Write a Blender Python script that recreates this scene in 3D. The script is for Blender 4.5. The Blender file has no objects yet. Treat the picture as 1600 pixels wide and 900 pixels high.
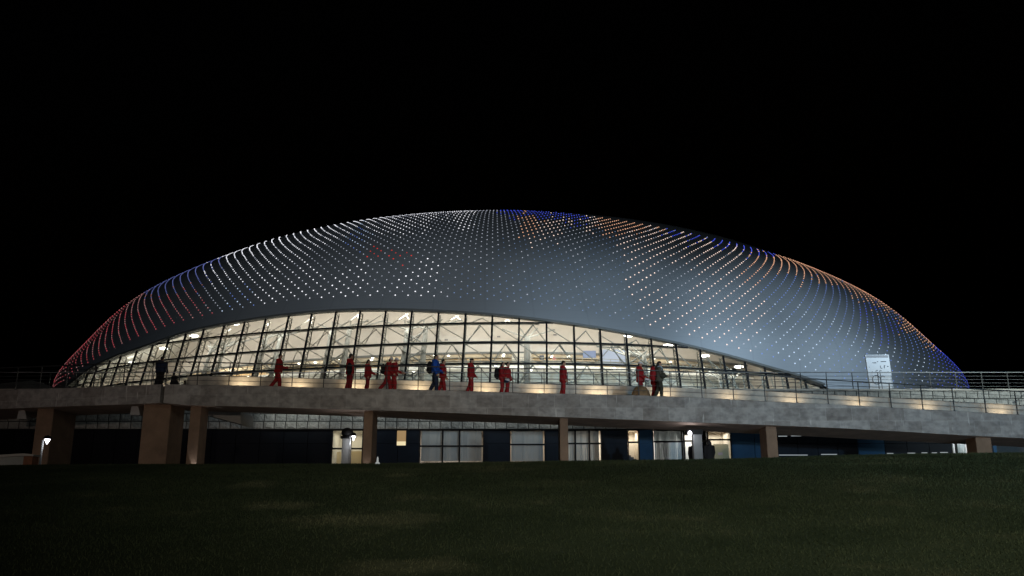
import bpy, bmesh, math, random
import numpy as np
from mathutils import Vector, Matrix
random.seed(7); rng = np.random.default_rng(7)
R = math.radians
sc = bpy.context.scene
col = sc.collection

# ------------------------------------------------------------------ camera, sky, lights, exposure
PITCH, FPX = 14.2, 1400.0                      # camera pitch, focal length in pixels of a 1600 px wide frame
cam = bpy.data.cameras.new('camera'); cam_ob = bpy.data.objects.new('camera', cam); col.objects.link(cam_ob)
cam.sensor_width = 36.0; cam.lens = 36.0 * FPX / 1600.0
cam.clip_start, cam.clip_end = 0.1, 6000
cam_ob.location = (0, 0, 0); cam_ob.rotation_euler = (R(90 + PITCH), 0, 0)
sc.camera = cam_ob

w = bpy.data.worlds.new('World'); sc.world = w; w.use_nodes = True
nt = w.node_tree; nt.nodes.clear()
sky = nt.nodes.new('ShaderNodeTexSky'); sky.sky_type = 'NISHITA'; sky.sun_disc = False
sky.sun_elevation = R(-5); sky.sun_rotation = R(200)
bg = nt.nodes.new('ShaderNodeBackground'); bg.inputs['Strength'].default_value = 0.05
wo = nt.nodes.new('ShaderNodeOutputWorld')
nt.links.new(sky.outputs[0], bg.inputs[0]); nt.links.new(bg.outputs[0], wo.inputs[0])

def aim(o, target):
    o.rotation_euler = (Vector(target) - o.location).to_track_quat('-Z', 'Y').to_euler()
def lamp(name, kind, loc, energy, color, target=None, **kw):
    l = bpy.data.lights.new(name, kind); l.energy = energy; l.color = color
    for k, v in kw.items(): setattr(l, k, v)
    o = bpy.data.objects.new(name, l); col.objects.link(o); o.location = loc
    if target is not None: aim(o, target)
    return o
# floodlights on the stadium forecourt, behind and to the right of the camera
for fx_, ft, fe, cone in ((46, (32, 100, 15), 265000, 22), (50, (47, 106, 15), 80000, 22), (42, (14, 96, 16), 160000, 23), (36, (-8, 96, 20), 38000, 28), (30, (-34, 106, 22), 52000, 40)):  # widest one is an added fill for ambient light on the dome's left
    lamp('floodlight', 'SPOT', (fx_, 4, 22), fe, (0.58, 0.79, 1.0) if ft[0] > 0 else (0.70, 0.85, 1.0), ft, spot_size=R(cone), spot_blend=1.0, shadow_soft_size=0.5)
lamp('floodlight', 'SPOT', (30, -34, 0.6), 60000, (0.46, 0.75, 1.0), (26, 44, 6), spot_size=R(46), spot_blend=1.0, shadow_soft_size=0.5)
lamp('fill_spot', 'SPOT', (6, -30, 0.6), 24000, (1.0, 0.84, 0.70), (11, 44, 6), spot_size=R(52), spot_blend=1.0, shadow_soft_size=0.5)  # added warm spot standing in for the ambient glow of lampposts
lamp('fill_spot', 'SPOT', (10, -4, 16), 6500, (0.95, 1.0, 0.93), (8, 30, 0), spot_size=R(80), spot_blend=1.0, shadow_soft_size=1.2)  # added soft overhead fill for the lawn
lamp('fill_spot', 'SPOT', (-34, -16, 1.2), 6000, (1.0, 0.78, 0.68), (-24, 46, 8.8), spot_size=R(28), spot_blend=1.0, shadow_soft_size=0.4)  # added warm fill for the left end of the ramp fascia
lamp('floodlight', 'SPOT', (52, 10, 12), 52000, (0.88, 1.0, 0.97), (31, 57, 7.6), spot_size=R(18), spot_blend=1.0, shadow_soft_size=0.3)
moon = lamp('moonlight', 'SUN', (0, 0, 60), 0.012, (0.85, 0.9, 1.0), (20, 60, 0), angle=R(0.5))

sc.view_settings.view_transform = 'Standard'; sc.view_settings.look = 'None'
sc.view_settings.exposure = 0; sc.view_settings.gamma = 1; sc.view_settings.use_curve_mapping = False
sc.render.engine = 'CYCLES'
sc.cycles.use_denoising = True
sc.cycles.max_bounces = 6; sc.cycles.transparent_max_bounces = 12
sc.cycles.sample_clamp_indirect = 6

# ------------------------------------------------------------------ measuring helpers
CP, SP = math.cos(R(PITCH)), math.sin(R(PITCH))
def ray(px, py):
    u, v = (px - 800) / FPX, (450 - py) / FPX
    return np.array([u, CP - v * SP, SP + v * CP])
def at(px, py, Y):                              # the point at distance Y whose photo position is (px, py)
    r = ray(px, py); return r * (Y / r[1])
def proj(p):
    p = np.asarray(p, float); d = p[..., 1] * CP + p[..., 2] * SP; up = -p[..., 1] * SP + p[..., 2] * CP
    return np.stack([800 + FPX * p[..., 0] / d, 450 - FPX * up / d], -1)
def lerp_list(L, x):
    xs, ys = zip(*L); return float(np.interp(x, xs, ys))

# ------------------------------------------------------------------ materials
MATS = {}
def mat(name, color, rough=0.7, metal=0.0, emit=None, emit_s=0.0, noise=None, bump=None, alpha=None, spec=0.5):
    """noise=(scale, dark factor, light factor[, detail]); bump=(scale, strength)"""
    if name in MATS: return MATS[name]
    m = bpy.data.materials.new(name); m.use_nodes = True; MATS[name] = m
    N, L = m.node_tree.nodes, m.node_tree.links
    b = N['Principled BSDF']; b.inputs['Base Color'].default_value = (*color, 1)
    b.inputs['Roughness'].default_value = rough; b.inputs['Metallic'].default_value = metal
    b.inputs['Specular IOR Level'].default_value = spec
    if emit:
        b.inputs['Emission Color'].default_value = (*emit, 1); b.inputs['Emission Strength'].default_value = emit_s
    tc = None
    if noise or bump:
        tc = N.new('ShaderNodeTexCoord')
    if noise:
        n = N.new('ShaderNodeTexNoise'); n.inputs['Scale'].default_value = noise[0]; n.inputs['Detail'].default_value = 6
        n.inputs['Roughness'].default_value = 0.65
        L.new(tc.outputs['Object'], n.inputs['Vector'])
        r = N.new('ShaderNodeValToRGB'); r.color_ramp.elements[0].position = 0.3; r.color_ramp.elements[1].position = 0.72
        r.color_ramp.elements[0].color = (*[c * noise[1] for c in color], 1)
        r.color_ramp.elements[1].color = (*[min(1, c * noise[2]) for c in color], 1)
        L.new(n.outputs['Fac'], r.inputs[0]); L.new(r.outputs[0], b.inputs['Base Color'])
    if bump:
        n2 = N.new('ShaderNodeTexNoise'); n2.inputs['Scale'].default_value = bump[0]; n2.inputs['Detail'].default_value = 5
        L.new(tc.outputs['Object'], n2.inputs['Vector'])
        bp = N.new('ShaderNodeBump'); bp.inputs['Strength'].default_value = bump[1]; bp.inputs['Distance'].default_value = 0.05
        L.new(n2.outputs['Fac'], bp.inputs['Height']); L.new(bp.outputs[0], b.inputs['Normal'])
    return m
def emis(name, color, s, sample=False):
    m = mat(name, (0.02, 0.02, 0.02), 0.5, emit=color, emit_s=s)
    if not sample: m.cycles.emission_sampling = 'NONE'
    return m

def glass_mat(name, tint, refl=0.06, dirt=0.0):
    m = bpy.data.materials.new(name); m.use_nodes = True; MATS[name] = m
    N, L = m.node_tree.nodes, m.node_tree.links; N.clear()
    o = N.new('ShaderNodeOutputMaterial'); mx = N.new('ShaderNodeMixShader'); t = N.new('ShaderNodeBsdfTransparent')
    g = N.new('ShaderNodeBsdfGlossy'); fr = N.new('ShaderNodeFresnel'); fr.inputs[0].default_value = 1.45
    t.inputs[0].default_value = (*tint, 1); g.inputs['Roughness'].default_value = 0.03
    L.new(fr.outputs[0], mx.inputs[0]); L.new(t.outputs[0], mx.inputs[1]); L.new(g.outputs[0], mx.inputs[2])
    L.new(mx.outputs[0], o.inputs[0]); return m

def concrete_mat():
    """board-marked concrete: big cloudy patches, panel tone shifts, pale lime runs"""
    m = bpy.data.materials.new('bridge_concrete'); m.use_nodes = True; MATS['bridge_concrete'] = m
    N, L = m.node_tree.nodes, m.node_tree.links; b = N['Principled BSDF']; b.inputs['Roughness'].default_value = 0.85
    tc = N.new('ShaderNodeTexCoord')
    n1 = N.new('ShaderNodeTexNoise'); n1.inputs['Scale'].default_value = 1.5; n1.inputs['Detail'].default_value = 8; n1.inputs['Roughness'].default_value = 0.7
    n2 = N.new('ShaderNodeTexNoise'); n2.inputs['Scale'].default_value = 4.5; n2.inputs['Detail'].default_value = 6
    L.new(tc.outputs['Object'], n1.inputs['Vector'])
    mp = N.new('ShaderNodeMapping'); mp.inputs['Scale'].default_value = (0.7, 1, 1.0); L.new(tc.outputs['Object'], mp.inputs[0]); L.new(mp.outputs[0], n2.inputs['Vector'])
    # formwork panels: brick texture laid in x / z
    sw = N.new('ShaderNodeSeparateXYZ'); L.new(tc.outputs['Object'], sw.inputs[0])
    cb = N.new('ShaderNodeCombineXYZ'); L.new(sw.outputs[0], cb.inputs[0]); L.new(sw.outputs[2], cb.inputs[1])
    br = N.new('ShaderNodeTexBrick'); L.new(cb.outputs[0], br.inputs['Vector']); br.inputs['Scale'].default_value = 1
    br.inputs['Brick Width'].default_value = 1.25; br.inputs['Row Height'].default_value = 0.62; br.inputs['Mortar Size'].default_value = 0.012; br.offset = 0.37
    br.inputs['Color1'].default_value = (0.27, 0.25, 0.23, 1); br.inputs['Color2'].default_value = (0.58, 0.57, 0.55, 1); br.inputs['Mortar'].default_value = (0.66, 0.65, 0.62, 1)
    r1 = N.new('ShaderNodeValToRGB'); r1.color_ramp.elements[0].position = 0.3; r1.color_ramp.elements[1].position = 0.75
    r1.color_ramp.elements[0].color = (0.30, 0.26, 0.23, 1); r1.color_ramp.elements[1].color = (0.62, 0.61, 0.59, 1); L.new(n1.outputs['Fac'], r1.inputs[0])
    mx = N.new('ShaderNodeMix'); mx.data_type = 'RGBA'; mx.inputs[0].default_value = 0.5; L.new(r1.outputs[0], mx.inputs[6]); L.new(br.outputs[0], mx.inputs[7])
    mu = N.new('ShaderNodeMix'); mu.data_type = 'RGBA'; mu.blend_type = 'MULTIPLY'; mu.inputs[0].default_value = 0.75
    r2 = N.new('ShaderNodeValToRGB'); r2.color_ramp.elements[0].position = 0.34; r2.color_ramp.elements[1].position = 0.6
    r2.color_ramp.elements[0].color = (0.55, 0.55, 0.56, 1); r2.color_ramp.elements[1].color = (1, 1, 1, 1); L.new(n2.outputs['Fac'], r2.inputs[0])
    L.new(mx.outputs[2], mu.inputs[6]); L.new(r2.outputs[0], mu.inputs[7])
    # lime runs: thin vertical streaks
    mp3 = N.new('ShaderNodeMapping'); mp3.inputs['Scale'].default_value = (3.2, 1, 0.35); L.new(tc.outputs['Object'], mp3.inputs[0])
    n3 = N.new('ShaderNodeTexNoise'); n3.inputs['Scale'].default_value = 2.3; n3.inputs['Detail'].default_value = 3; L.new(mp3.outputs[0], n3.inputs['Vector'])
    r3 = N.new('ShaderNodeValToRGB'); r3.color_ramp.elements[0].position = 0.66; r3.color_ramp.elements[1].position = 0.73; L.new(n3.outputs['Fac'], r3.inputs[0])
    mx2 = N.new('ShaderNodeMix'); mx2.data_type = 'RGBA'; L.new(r3.outputs[0], mx2.inputs[0]); L.new(mu.outputs[2], mx2.inputs[6]); mx2.inputs[7].default_value = (0.7, 0.69, 0.66, 1)
    L.new(mx2.outputs[2], b.inputs['Base Color'])
    bp = N.new('ShaderNodeBump'); bp.inputs['Strength'].default_value = 0.25; bp.inputs['Distance'].default_value = 0.03
    L.new(n2.outputs['Fac'], bp.inputs['Height']); L.new(bp.outputs[0], b.inputs['Normal'])
    return m

def roof_mat():
    m = bpy.data.materials.new('roof_cladding'); m.use_nodes = True; MATS['roof_cladding'] = m
    N, L = m.node_tree.nodes, m.node_tree.links; b = N['Principled BSDF']; b.inputs['Roughness'].default_value = 0.55; b.inputs['Specular IOR Level'].default_value = 0.35
    tc = N.new('ShaderNodeTexCoord')
    n1 = N.new('ShaderNodeTexNoise'); n1.inputs['Scale'].default_value = 0.12; n1.inputs['Detail'].default_value = 5; L.new(tc.outputs['Object'], n1.inputs['Vector'])
    r1 = N.new('ShaderNodeValToRGB'); r1.color_ramp.elements[0].color = (0.27, 0.28, 0.29, 1); r1.color_ramp.elements[1].color = (0.36, 0.37, 0.38, 1); L.new(n1.outputs['Fac'], r1.inputs[0])
    # standing seams: the roof uv runs once around (u) and up to the crown (v)
    uv = N.new('ShaderNodeUVMap'); sx = N.new('ShaderNodeSeparateXYZ'); L.new(uv.outputs[0], sx.inputs[0])
    def seam(sock, n, width):
        a = N.new('ShaderNodeMath'); a.operation = 'MULTIPLY'; a.inputs[1].default_value = n; L.new(sock, a.inputs[0])
        f = N.new('ShaderNodeMath'); f.operation = 'FRACT'; L.new(a.outputs[0], f.inputs[0])
        c = N.new('ShaderNodeMath'); c.operation = 'LESS_THAN'; c.inputs[1].default_value = width; L.new(f.outputs[0], c.inputs[0]); return c
    s1, s2 = seam(sx.outputs[1], 30, 0.06), seam(sx.outputs[0], 70, 0.03)
    mxm = N.new('ShaderNodeMath'); mxm.operation = 'MAXIMUM'; L.new(s1.outputs[0], mxm.inputs[0]); L.new(s2.outputs[0], mxm.inputs[1])
    k = N.new('ShaderNodeMath'); k.operation = 'MULTIPLY'; k.inputs[1].default_value = 0.15; L.new(mxm.outputs[0], k.inputs[0])
    mx = N.new('ShaderNodeMix'); mx.data_type = 'RGBA'; L.new(k.outputs[0], mx.inputs[0]); L.new(r1.outputs[0], mx.inputs[6]); mx.inputs[7].default_value = (0.16, 0.165, 0.17, 1)
    L.new(mx.outputs[2], b.inputs['Base Color']); return m

def stone_mat():
    m = bpy.data.materials.new('rough_stone'); m.use_nodes = True; MATS['rough_stone'] = m
    N, L = m.node_tree.nodes, m.node_tree.links; b = N['Principled BSDF']; b.inputs['Roughness'].default_value = 0.9
    tc = N.new('ShaderNodeTexCoord'); n1 = N.new('ShaderNodeTexNoise'); n1.inputs['Scale'].default_value = 5; n1.inputs['Detail'].default_value = 8
    L.new(tc.outputs['Object'], n1.inputs['Vector'])
    r1 = N.new('ShaderNodeValToRGB'); r1.color_ramp.elements[0].position = 0.3; r1.color_ramp.elements[1].position = 0.7
    r1.color_ramp.elements[0].color = (0.34, 0.34, 0.31, 1); r1.color_ramp.elements[1].color = (0.52, 0.51, 0.47, 1); L.new(n1.outputs['Fac'], r1.inputs[0]); L.new(r1.outputs[0], b.inputs['Base Color'])
    v = N.new('ShaderNodeTexVoronoi'); v.inputs['Scale'].default_value = 7; L.new(tc.outputs['Object'], v.inputs['Vector'])
    bp = N.new('ShaderNodeBump'); bp.inputs['Strength'].default_value = 0.6; bp.inputs['Distance'].default_value = 0.08; L.new(v.outputs['Distance'], bp.inputs['Height']); L.new(bp.outputs[0], b.inputs['Normal'])
    return m

concrete_mat(); roof_mat(); stone_mat()
M = MATS
glass_mat('hall_glass', (0.93, 0.97, 0.95)); glass_mat('office_glass', (0.85, 0.9, 0.92))
mat('soffit_tan_lit', (0.60, 0.46, 0.37), 0.8, noise=(1.2, 0.75, 1.2))  # bounce light under the deck put into a lighter copy of the tan
mat('tan_paint', (0.29, 0.19, 0.125), 0.8, noise=(1.2, 0.7, 1.2))
mat('paving', (0.22, 0.21, 0.2), 0.85, noise=(1.5, 0.8, 1.2))
mat('black_steel', (0.008, 0.009, 0.010), 0.6, spec=0.2)
mat('rail_steel', (0.03, 0.031, 0.033), 0.5)
mat('bright_steel', (0.26, 0.265, 0.27), 0.5)
mat('dull_steel', (0.05, 0.052, 0.055), 0.5)
mat('truss_paint', (0.33, 0.32, 0.28), 0.6)
mat('column_paint', (0.26, 0.26, 0.235), 0.6, noise=(0.6, 0.85, 1.1))
mat('cream_plaster', (0.57, 0.515, 0.455), 0.85, noise=(0.35, 0.95, 1.04))
mat('warm_plaster', (0.80, 0.62, 0.40), 0.8, noise=(0.6, 0.7, 1.1))
mat('white_plaster', (0.80, 0.78, 0.73), 0.85)
mat('grey_band', (0.46, 0.48, 0.45), 0.7, noise=(0.5, 0.8, 1.15))
mat('trim', (0.13, 0.13, 0.12), 0.6)
mat('parapet_stone', (0.66, 0.62, 0.55), 0.8, noise=(2.0, 0.75, 1.15), bump=(18, 0.25))
mat('navy_panel', (0.006, 0.012, 0.022), 0.6, spec=0.15, noise=(0.8, 0.7, 1.2))
mat('shaded_navy_panel', (0.004, 0.006, 0.010), 0.6, spec=0.15)  # darker copy of the navy panels, shade at the left put into colour
mat('blue_panel', (0.014, 0.06, 0.13), 0.6, spec=0.15, noise=(0.8, 0.8, 1.2))
mat('blind', (0.55, 0.53, 0.50), 0.85); mat('window_white', (0.78, 0.78, 0.76), 0.8)
mat('door_cream', (0.72, 0.58, 0.36), 0.7)
mat('sign_white', (0.80, 0.82, 0.85), 0.5); mat('sign_ink', (0.06, 0.065, 0.08), 0.6); mat('sign_grey', (0.36, 0.36, 0.38), 0.6)
mat('grey_pylon', (0.26, 0.27, 0.27), 0.7, noise=(3, 0.85, 1.1))
mat('soil', (0.03, 0.04, 0.018), 0.95, noise=(0.6, 0.5, 1.6), bump=(30, 0.5))

# ------------------------------------------------------------------ mesh helpers
class MB:
    def __init__(s): s.v, s.f, s.m, s.uv = [], [], [], []
    def add(s, vs, fs, mi=0):
        o = len(s.v); s.v += [tuple(map(float, p)) for p in vs]; s.f += [tuple(i + o for i in f) for f in fs]; s.m += [mi] * len(fs); return s
    def box(s, a, b, mi=0):
        x0, y0, z0 = a; x1, y1, z1 = b
        return s.add([(x0,y0,z0),(x1,y0,z0),(x1,y1,z0),(x0,y1,z0),(x0,y0,z1),(x1,y0,z1),(x1,y1,z1),(x0,y1,z1)],
                     [(3,2,1,0),(4,5,6,7),(0,1,5,4),(1,2,6,5),(2,3,7,6),(3,0,4,7)], mi)
    def bar(s, a, b, w, h=None, up=(0,0,1), mi=0):
        a, b = Vector(a), Vector(b); d = (b - a)
        if d.length < 1e-6: return s
        d.normalize(); u = Vector(up)
        x = d.cross(u)
        if x.length < 1e-3: x = d.cross(Vector((0,1,0)))
        x.normalize(); y = x.cross(d); h = h or w; x *= w/2; y *= h/2
        vs = [a-x-y, a+x-y, a+x+y, a-x+y, b-x-y, b+x-y, b+x+y, b-x+y]
        return s.add(vs, [(3,2,1,0),(4,5,6,7),(0,1,5,4),(1,2,6,5),(2,3,7,6),(3,0,4,7)], mi)
    def tube(s, a, b, r, r2=None, n=8, mi=0):
        a, b = Vector(a), Vector(b); d = (b-a).normalized(); r2 = r if r2 is None else r2
        x = d.cross(Vector((0,0,1)))
        if x.length < 1e-3: x = Vector((1,0,0))
        x.normalize(); y = d.cross(x)
        vs = [a + (x*math.cos(t)+y*math.sin(t))*r for t in np.linspace(0, 2*math.pi, n, endpoint=False)]
        vs += [b + (x*math.cos(t)+y*math.sin(t))*r2 for t in np.linspace(0, 2*math.pi, n, endpoint=False)]
        fs = [(i, (i+1)%n, n+(i+1)%n, n+i) for i in range(n)] + [tuple(range(n))[::-1], tuple(range(n, 2*n))]
        return s.add(vs, fs, mi)
    def path(s, pts, w, h=None, mi=0):
        for a, b in zip(pts[:-1], pts[1:]): s.bar(a, b, w, h, mi=mi)
        return s
    def prism(s, poly, y0, y1, mi=0):            # polygon in x,z extruded along y
        n = len(poly); vs = [(x, y0, z) for x, z in poly] + [(x, y1, z) for x, z in poly]
        return s.add(vs, [tuple(range(n)), tuple(range(2*n-1, n-1, -1))] + [((i+1)%n, i, n+i, n+(i+1)%n) for i in range(n)], mi)
    def rings(s, rings, mi=0, cap=True, closed=True):  # list of equal-length rings of points
        n = len(rings[0]); vs = [p for r in rings for p in r]; fs = []
        for k in range(len(rings)-1):
            for i in range(n if closed else n-1):
                fs.append((k*n+i, k*n+(i+1)%n, (k+1)*n+(i+1)%n, (k+1)*n+i))
        if cap: fs += [tuple(range(n))[::-1], tuple(range((len(rings)-1)*n, len(rings)*n))]
        return s.add(vs, fs, mi)
    def ball(s, c, r, n=12, mi=0):               # ellipsoid
        r = (r, r, r) if np.isscalar(r) else r; rg = []
        for la in np.linspace(-math.pi/2+0.05, math.pi/2-0.05, n//2+2):
            rg.append([(c[0]+r[0]*math.cos(la)*math.cos(t), c[1]+r[1]*math.cos(la)*math.sin(t), c[2]+r[2]*math.sin(la)) for t in np.linspace(0, 2*math.pi, n, endpoint=False)])
        return s.rings(rg, mi)
    def capsule(s, a, b, r0, r1, n=10):
        a, b = np.array(a, float), np.array(b, float); d = b-a; l = np.linalg.norm(d); d = d/max(l, 1e-6)
        x = np.cross(d, (0.1, 0.93, 0.3)); x /= np.linalg.norm(x); y = np.cross(d, x); rg = []
        for la in (-80, -50, -20): rg.append([a + d*r0*math.sin(R(la)) + (x*math.cos(t)+y*math.sin(t))*r0*math.cos(R(la)) for t in np.linspace(0, 2*math.pi, n, endpoint=False)])
        for la in (20, 50, 80): rg.append([b + d*r1*math.sin(R(la)) + (x*math.cos(t)+y*math.sin(t))*r1*math.cos(R(la)) for t in np.linspace(0, 2*math.pi, n, endpoint=False)])
        return s.rings(rg)
    def mesh(s, name, mats, smooth=False):
        me = bpy.data.meshes.new(name); me.from_pydata(s.v, [], s.f)
        for m in mats: me.materials.append(m)
        if len(mats) > 1: me.polygons.foreach_set('material_index', s.m)
        if smooth: me.polygons.foreach_set('use_smooth', [True]*len(s.f))
        me.update(); return me
    def build(s, name, mats, parent=None, smooth=False):
        mats = mats if isinstance(mats, (list, tuple)) else [mats]
        mats = [M[m] if isinstance(m, str) else m for m in mats]
        o = bpy.data.objects.new(name, s.mesh(name, mats, smooth)); col.objects.link(o)
        if parent: attach(o, parent)
        return o
def attach(o, parent):                            # geometry is written in world coordinates; keep it in place under the parent
    o.parent = parent
    if parent.type == 'EMPTY': o.matrix_parent_inverse = Matrix.Translation(-Vector(parent.location))
    return o
def recenter(o):                                  # move a mesh object's origin to the foot of its own geometry
    me = o.data; co = np.empty(len(me.vertices)*3); me.vertices.foreach_get('co', co); co = co.reshape(-1, 3)
    c = np.array([(co[:,0].min()+co[:,0].max())/2, (co[:,1].min()+co[:,1].max())/2, co[:,2].min()])
    me.vertices.foreach_set('co', (co-c).ravel()); o.location = Vector(o.location)+Vector(c); me.update(); return o
def empty(name, loc, label, cat, group=None):
    o = bpy.data.objects.new(name, None); o.empty_display_size = 0.3; col.objects.link(o); o.location = loc
    o['label'] = label; o['category'] = cat
    if group: o['group'] = group
    return o
def tag(o, label, cat, group=None):
    o['label'] = label; o['category'] = cat
    if group: o['group'] = group
    return o
def structure(o): o['kind'] = 'structure'; return o

# ------------------------------------------------------------------ main levels (metres above the eye)
Y_RAMP, W_RAMP, Y_FAC = 43.0, 3.4, 57.0
PLAZA, TERR = 1.9, 7.70

# ------------------------------------------------------------------ ground, lawn, plaza, terrace
g = MB(); g.add([(-3000,-3000,-1.9),(3000,-3000,-1.9),(3000,3000,-1.9),(-3000,3000,-1.9)], [(0,1,2,3)])
structure(g.build('ground', 'soil'))
CREST = [(-300,729),(0,728),(150,726),(400,725.5),(600,724.5),(800,722),(900,720.5),(1100,718),(1200,715.5),(1300,712),(1400,710),(1500,708.5),(1600,707.5),(1900,706)]
Y_CREST = 36.0
def crest_z(x):
    px = 800 + FPX * x / (Y_CREST*CP + 2*SP)
    return at(800, lerp_list(CREST, px), Y_CREST)[2]
_cx = np.linspace(-90, 90, 361); _cz = np.array([crest_z(x) for x in _cx])
def lawn_z(x, y):
    zc = np.interp(x, _cx, _cz); t = np.clip((y-6)/(Y_CREST-6), -1.2, 1)
    base = -1.6 + (zc+1.6) * np.where(t > 0, 1-(1-t)**1.18, 0.25*t)
    past = np.clip(y-Y_CREST, 0, 10)
    return base - 0.04*past**1.5 + 0.05*np.sin(x*0.31+1.0)*np.sin(y*0.42)*np.clip((Y_CREST-y)/8, 0, 1) + 0.02*np.sin(x*1.3)*np.sin(y*1.1+2)*np.clip((Y_CREST-y)/3, 0, 1)
xs = np.linspace(-90, 90, 181); ys = np.concatenate([np.linspace(-60, 8, 18), np.linspace(9, Y_CREST+4.5, 60)])
X, Yg = np.meshgrid(xs, ys); Z = lawn_z(X, Yg)
lm = MB(); lm.add(np.stack([X, Yg, Z], -1).reshape(-1, 3), [(j*181+i, j*181+i+1, (j+1)*181+i+1, (j+1)*181+i) for j in range(len(ys)-1) for i in range(180)])
def on_lawn(px, py):
    r = ray(px, py)
    for t in np.linspace(9, 37, 1500):
        if r[2]*t/r[1] <= lawn_z(r[0]*t/r[1], t): return r[0]*t/r[1], t
    return r[0]*36/r[1], 36
PALE_PATCHES = [on_lawn(580, 812)+(1.5, 1.1), on_lawn(438, 790)+(0.8, 0.8), on_lawn(640, 885)+(0.9, 0.6), on_lawn(400, 757)+(0.6, 1.0), on_lawn(622, 743)+(0.5, 0.7)]
def lawn_mat():
    m = bpy.data.materials.new('turf'); m.use_nodes = True; N, L = m.node_tree.nodes, m.node_tree.links; b = N['Principled BSDF']; b.inputs['Roughness'].default_value = 0.9; b.inputs['Specular IOR Level'].default_value = 0.15
    tc = N.new('ShaderNodeTexCoord'); a = N.new('ShaderNodeTexNoise'); a.inputs['Scale'].default_value = 0.33; a.inputs['Detail'].default_value = 7; a.inputs['Roughness'].default_value = 0.7
    L.new(tc.outputs['Object'], a.inputs['Vector'])
    r = N.new('ShaderNodeValToRGB'); e = r.color_ramp.elements; e[0].position = 0.28; e[1].position = 0.74; e[0].color = (0.033, 0.050, 0.023, 1); e[1].color = (0.125, 0.13, 0.068, 1)
    k = r.color_ramp.elements.new(0.55); k.color = (0.062, 0.082, 0.040, 1)
    L.new(a.outputs['Fac'], r.inputs[0]); last = r.outputs[0]
    # pale straw-coloured patches with noisy edges
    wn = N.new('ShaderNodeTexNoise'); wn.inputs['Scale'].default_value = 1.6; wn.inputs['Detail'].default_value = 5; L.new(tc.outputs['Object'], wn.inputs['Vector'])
    for px_, py_, rx_, ry_ in PALE_PATCHES:
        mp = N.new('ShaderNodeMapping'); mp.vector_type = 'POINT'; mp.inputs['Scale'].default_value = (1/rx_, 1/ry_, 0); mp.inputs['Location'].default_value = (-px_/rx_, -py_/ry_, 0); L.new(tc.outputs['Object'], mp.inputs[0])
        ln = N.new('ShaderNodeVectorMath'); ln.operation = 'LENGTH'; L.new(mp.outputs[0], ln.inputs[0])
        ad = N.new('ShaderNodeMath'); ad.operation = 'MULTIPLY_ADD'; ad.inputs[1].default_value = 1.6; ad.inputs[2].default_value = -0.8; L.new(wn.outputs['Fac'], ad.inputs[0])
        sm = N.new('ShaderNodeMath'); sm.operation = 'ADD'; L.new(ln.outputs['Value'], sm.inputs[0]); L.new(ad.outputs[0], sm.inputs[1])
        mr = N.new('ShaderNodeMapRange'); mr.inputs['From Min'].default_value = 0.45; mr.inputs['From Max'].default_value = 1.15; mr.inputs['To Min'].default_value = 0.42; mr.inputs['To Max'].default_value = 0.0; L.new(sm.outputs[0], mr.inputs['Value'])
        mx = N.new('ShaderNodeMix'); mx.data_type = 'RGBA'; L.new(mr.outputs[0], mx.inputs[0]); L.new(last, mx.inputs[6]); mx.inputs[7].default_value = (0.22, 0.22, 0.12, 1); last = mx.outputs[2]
    L.new(last, b.inputs['Base Color'])
    n = N.new('ShaderNodeTexNoise'); n.inputs['Scale'].default_value = 22; n.inputs['Detail'].default_value = 4; L.new(tc.outputs['Object'], n.inputs['Vector'])
    bp = N.new('ShaderNodeBump'); bp.inputs['Strength'].default_value = 0.8; bp.inputs['Distance'].default_value = 0.06; L.new(n.outputs['Fac'], bp.inputs['Height']); L.new(bp.outputs[0], b.inputs['Normal'])
    MATS['turf'] = m
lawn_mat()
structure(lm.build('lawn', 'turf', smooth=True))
# grass blades, as one uncountable mass
def grass():
    n = 260000
    y = 11 + (Y_CREST+0.4-11) * rng.random(n)**0.8
    x = (rng.random(n)-0.5) * 2 * (y*0.66+3)
    z = lawn_z(x, y)
    h = rng.uniform(0.022, 0.055, n); a = rng.uniform(0, 2*np.pi, n); wd = rng.uniform(0.005, 0.011, n); ln = rng.uniform(0, 0.05, n); la = rng.uniform(0, 2*np.pi, n)
    dx, dy = np.cos(a)*wd, np.sin(a)*wd
    v = np.empty((n, 3, 3), np.float32)
    v[:,0] = np.stack([x-dx, y-dy, z-0.01], -1); v[:,1] = np.stack([x+dx, y+dy, z-0.01], -1); v[:,2] = np.stack([x+np.cos(la)*ln, y+np.sin(la)*ln, z+h], -1)
    me = bpy.data.meshes.new('grass'); me.vertices.add(3*n); me.vertices.foreach_set('co', v.ravel()); me.loops.add(3*n); me.loops.foreach_set('vertex_index', np.arange(3*n, dtype=np.int32))
    me.polygons.add(n); me.polygons.foreach_set('loop_start', np.arange(0, 3*n, 3, dtype=np.int32)); me.update(); me.validate()
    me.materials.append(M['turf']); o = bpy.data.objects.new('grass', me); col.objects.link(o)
    o['kind'] = 'stuff'; o['label'] = 'short dark green grass covering the sloping lawn'; o['category'] = 'grass'
grass()
p = MB(); p.box((-160, Y_CREST+0.6, 0.2), (160, Y_FAC+3, PLAZA)); structure(p.build('plaza', 'paving'))
t = MB(); t.box((-160, Y_FAC+8.0, PLAZA), (160, 240, TERR-0.3)); t.box((-160, Y_FAC+0.02, TERR-0.3), (160, 240, TERR)); structure(t.build('terrace', 'paving'))

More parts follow.
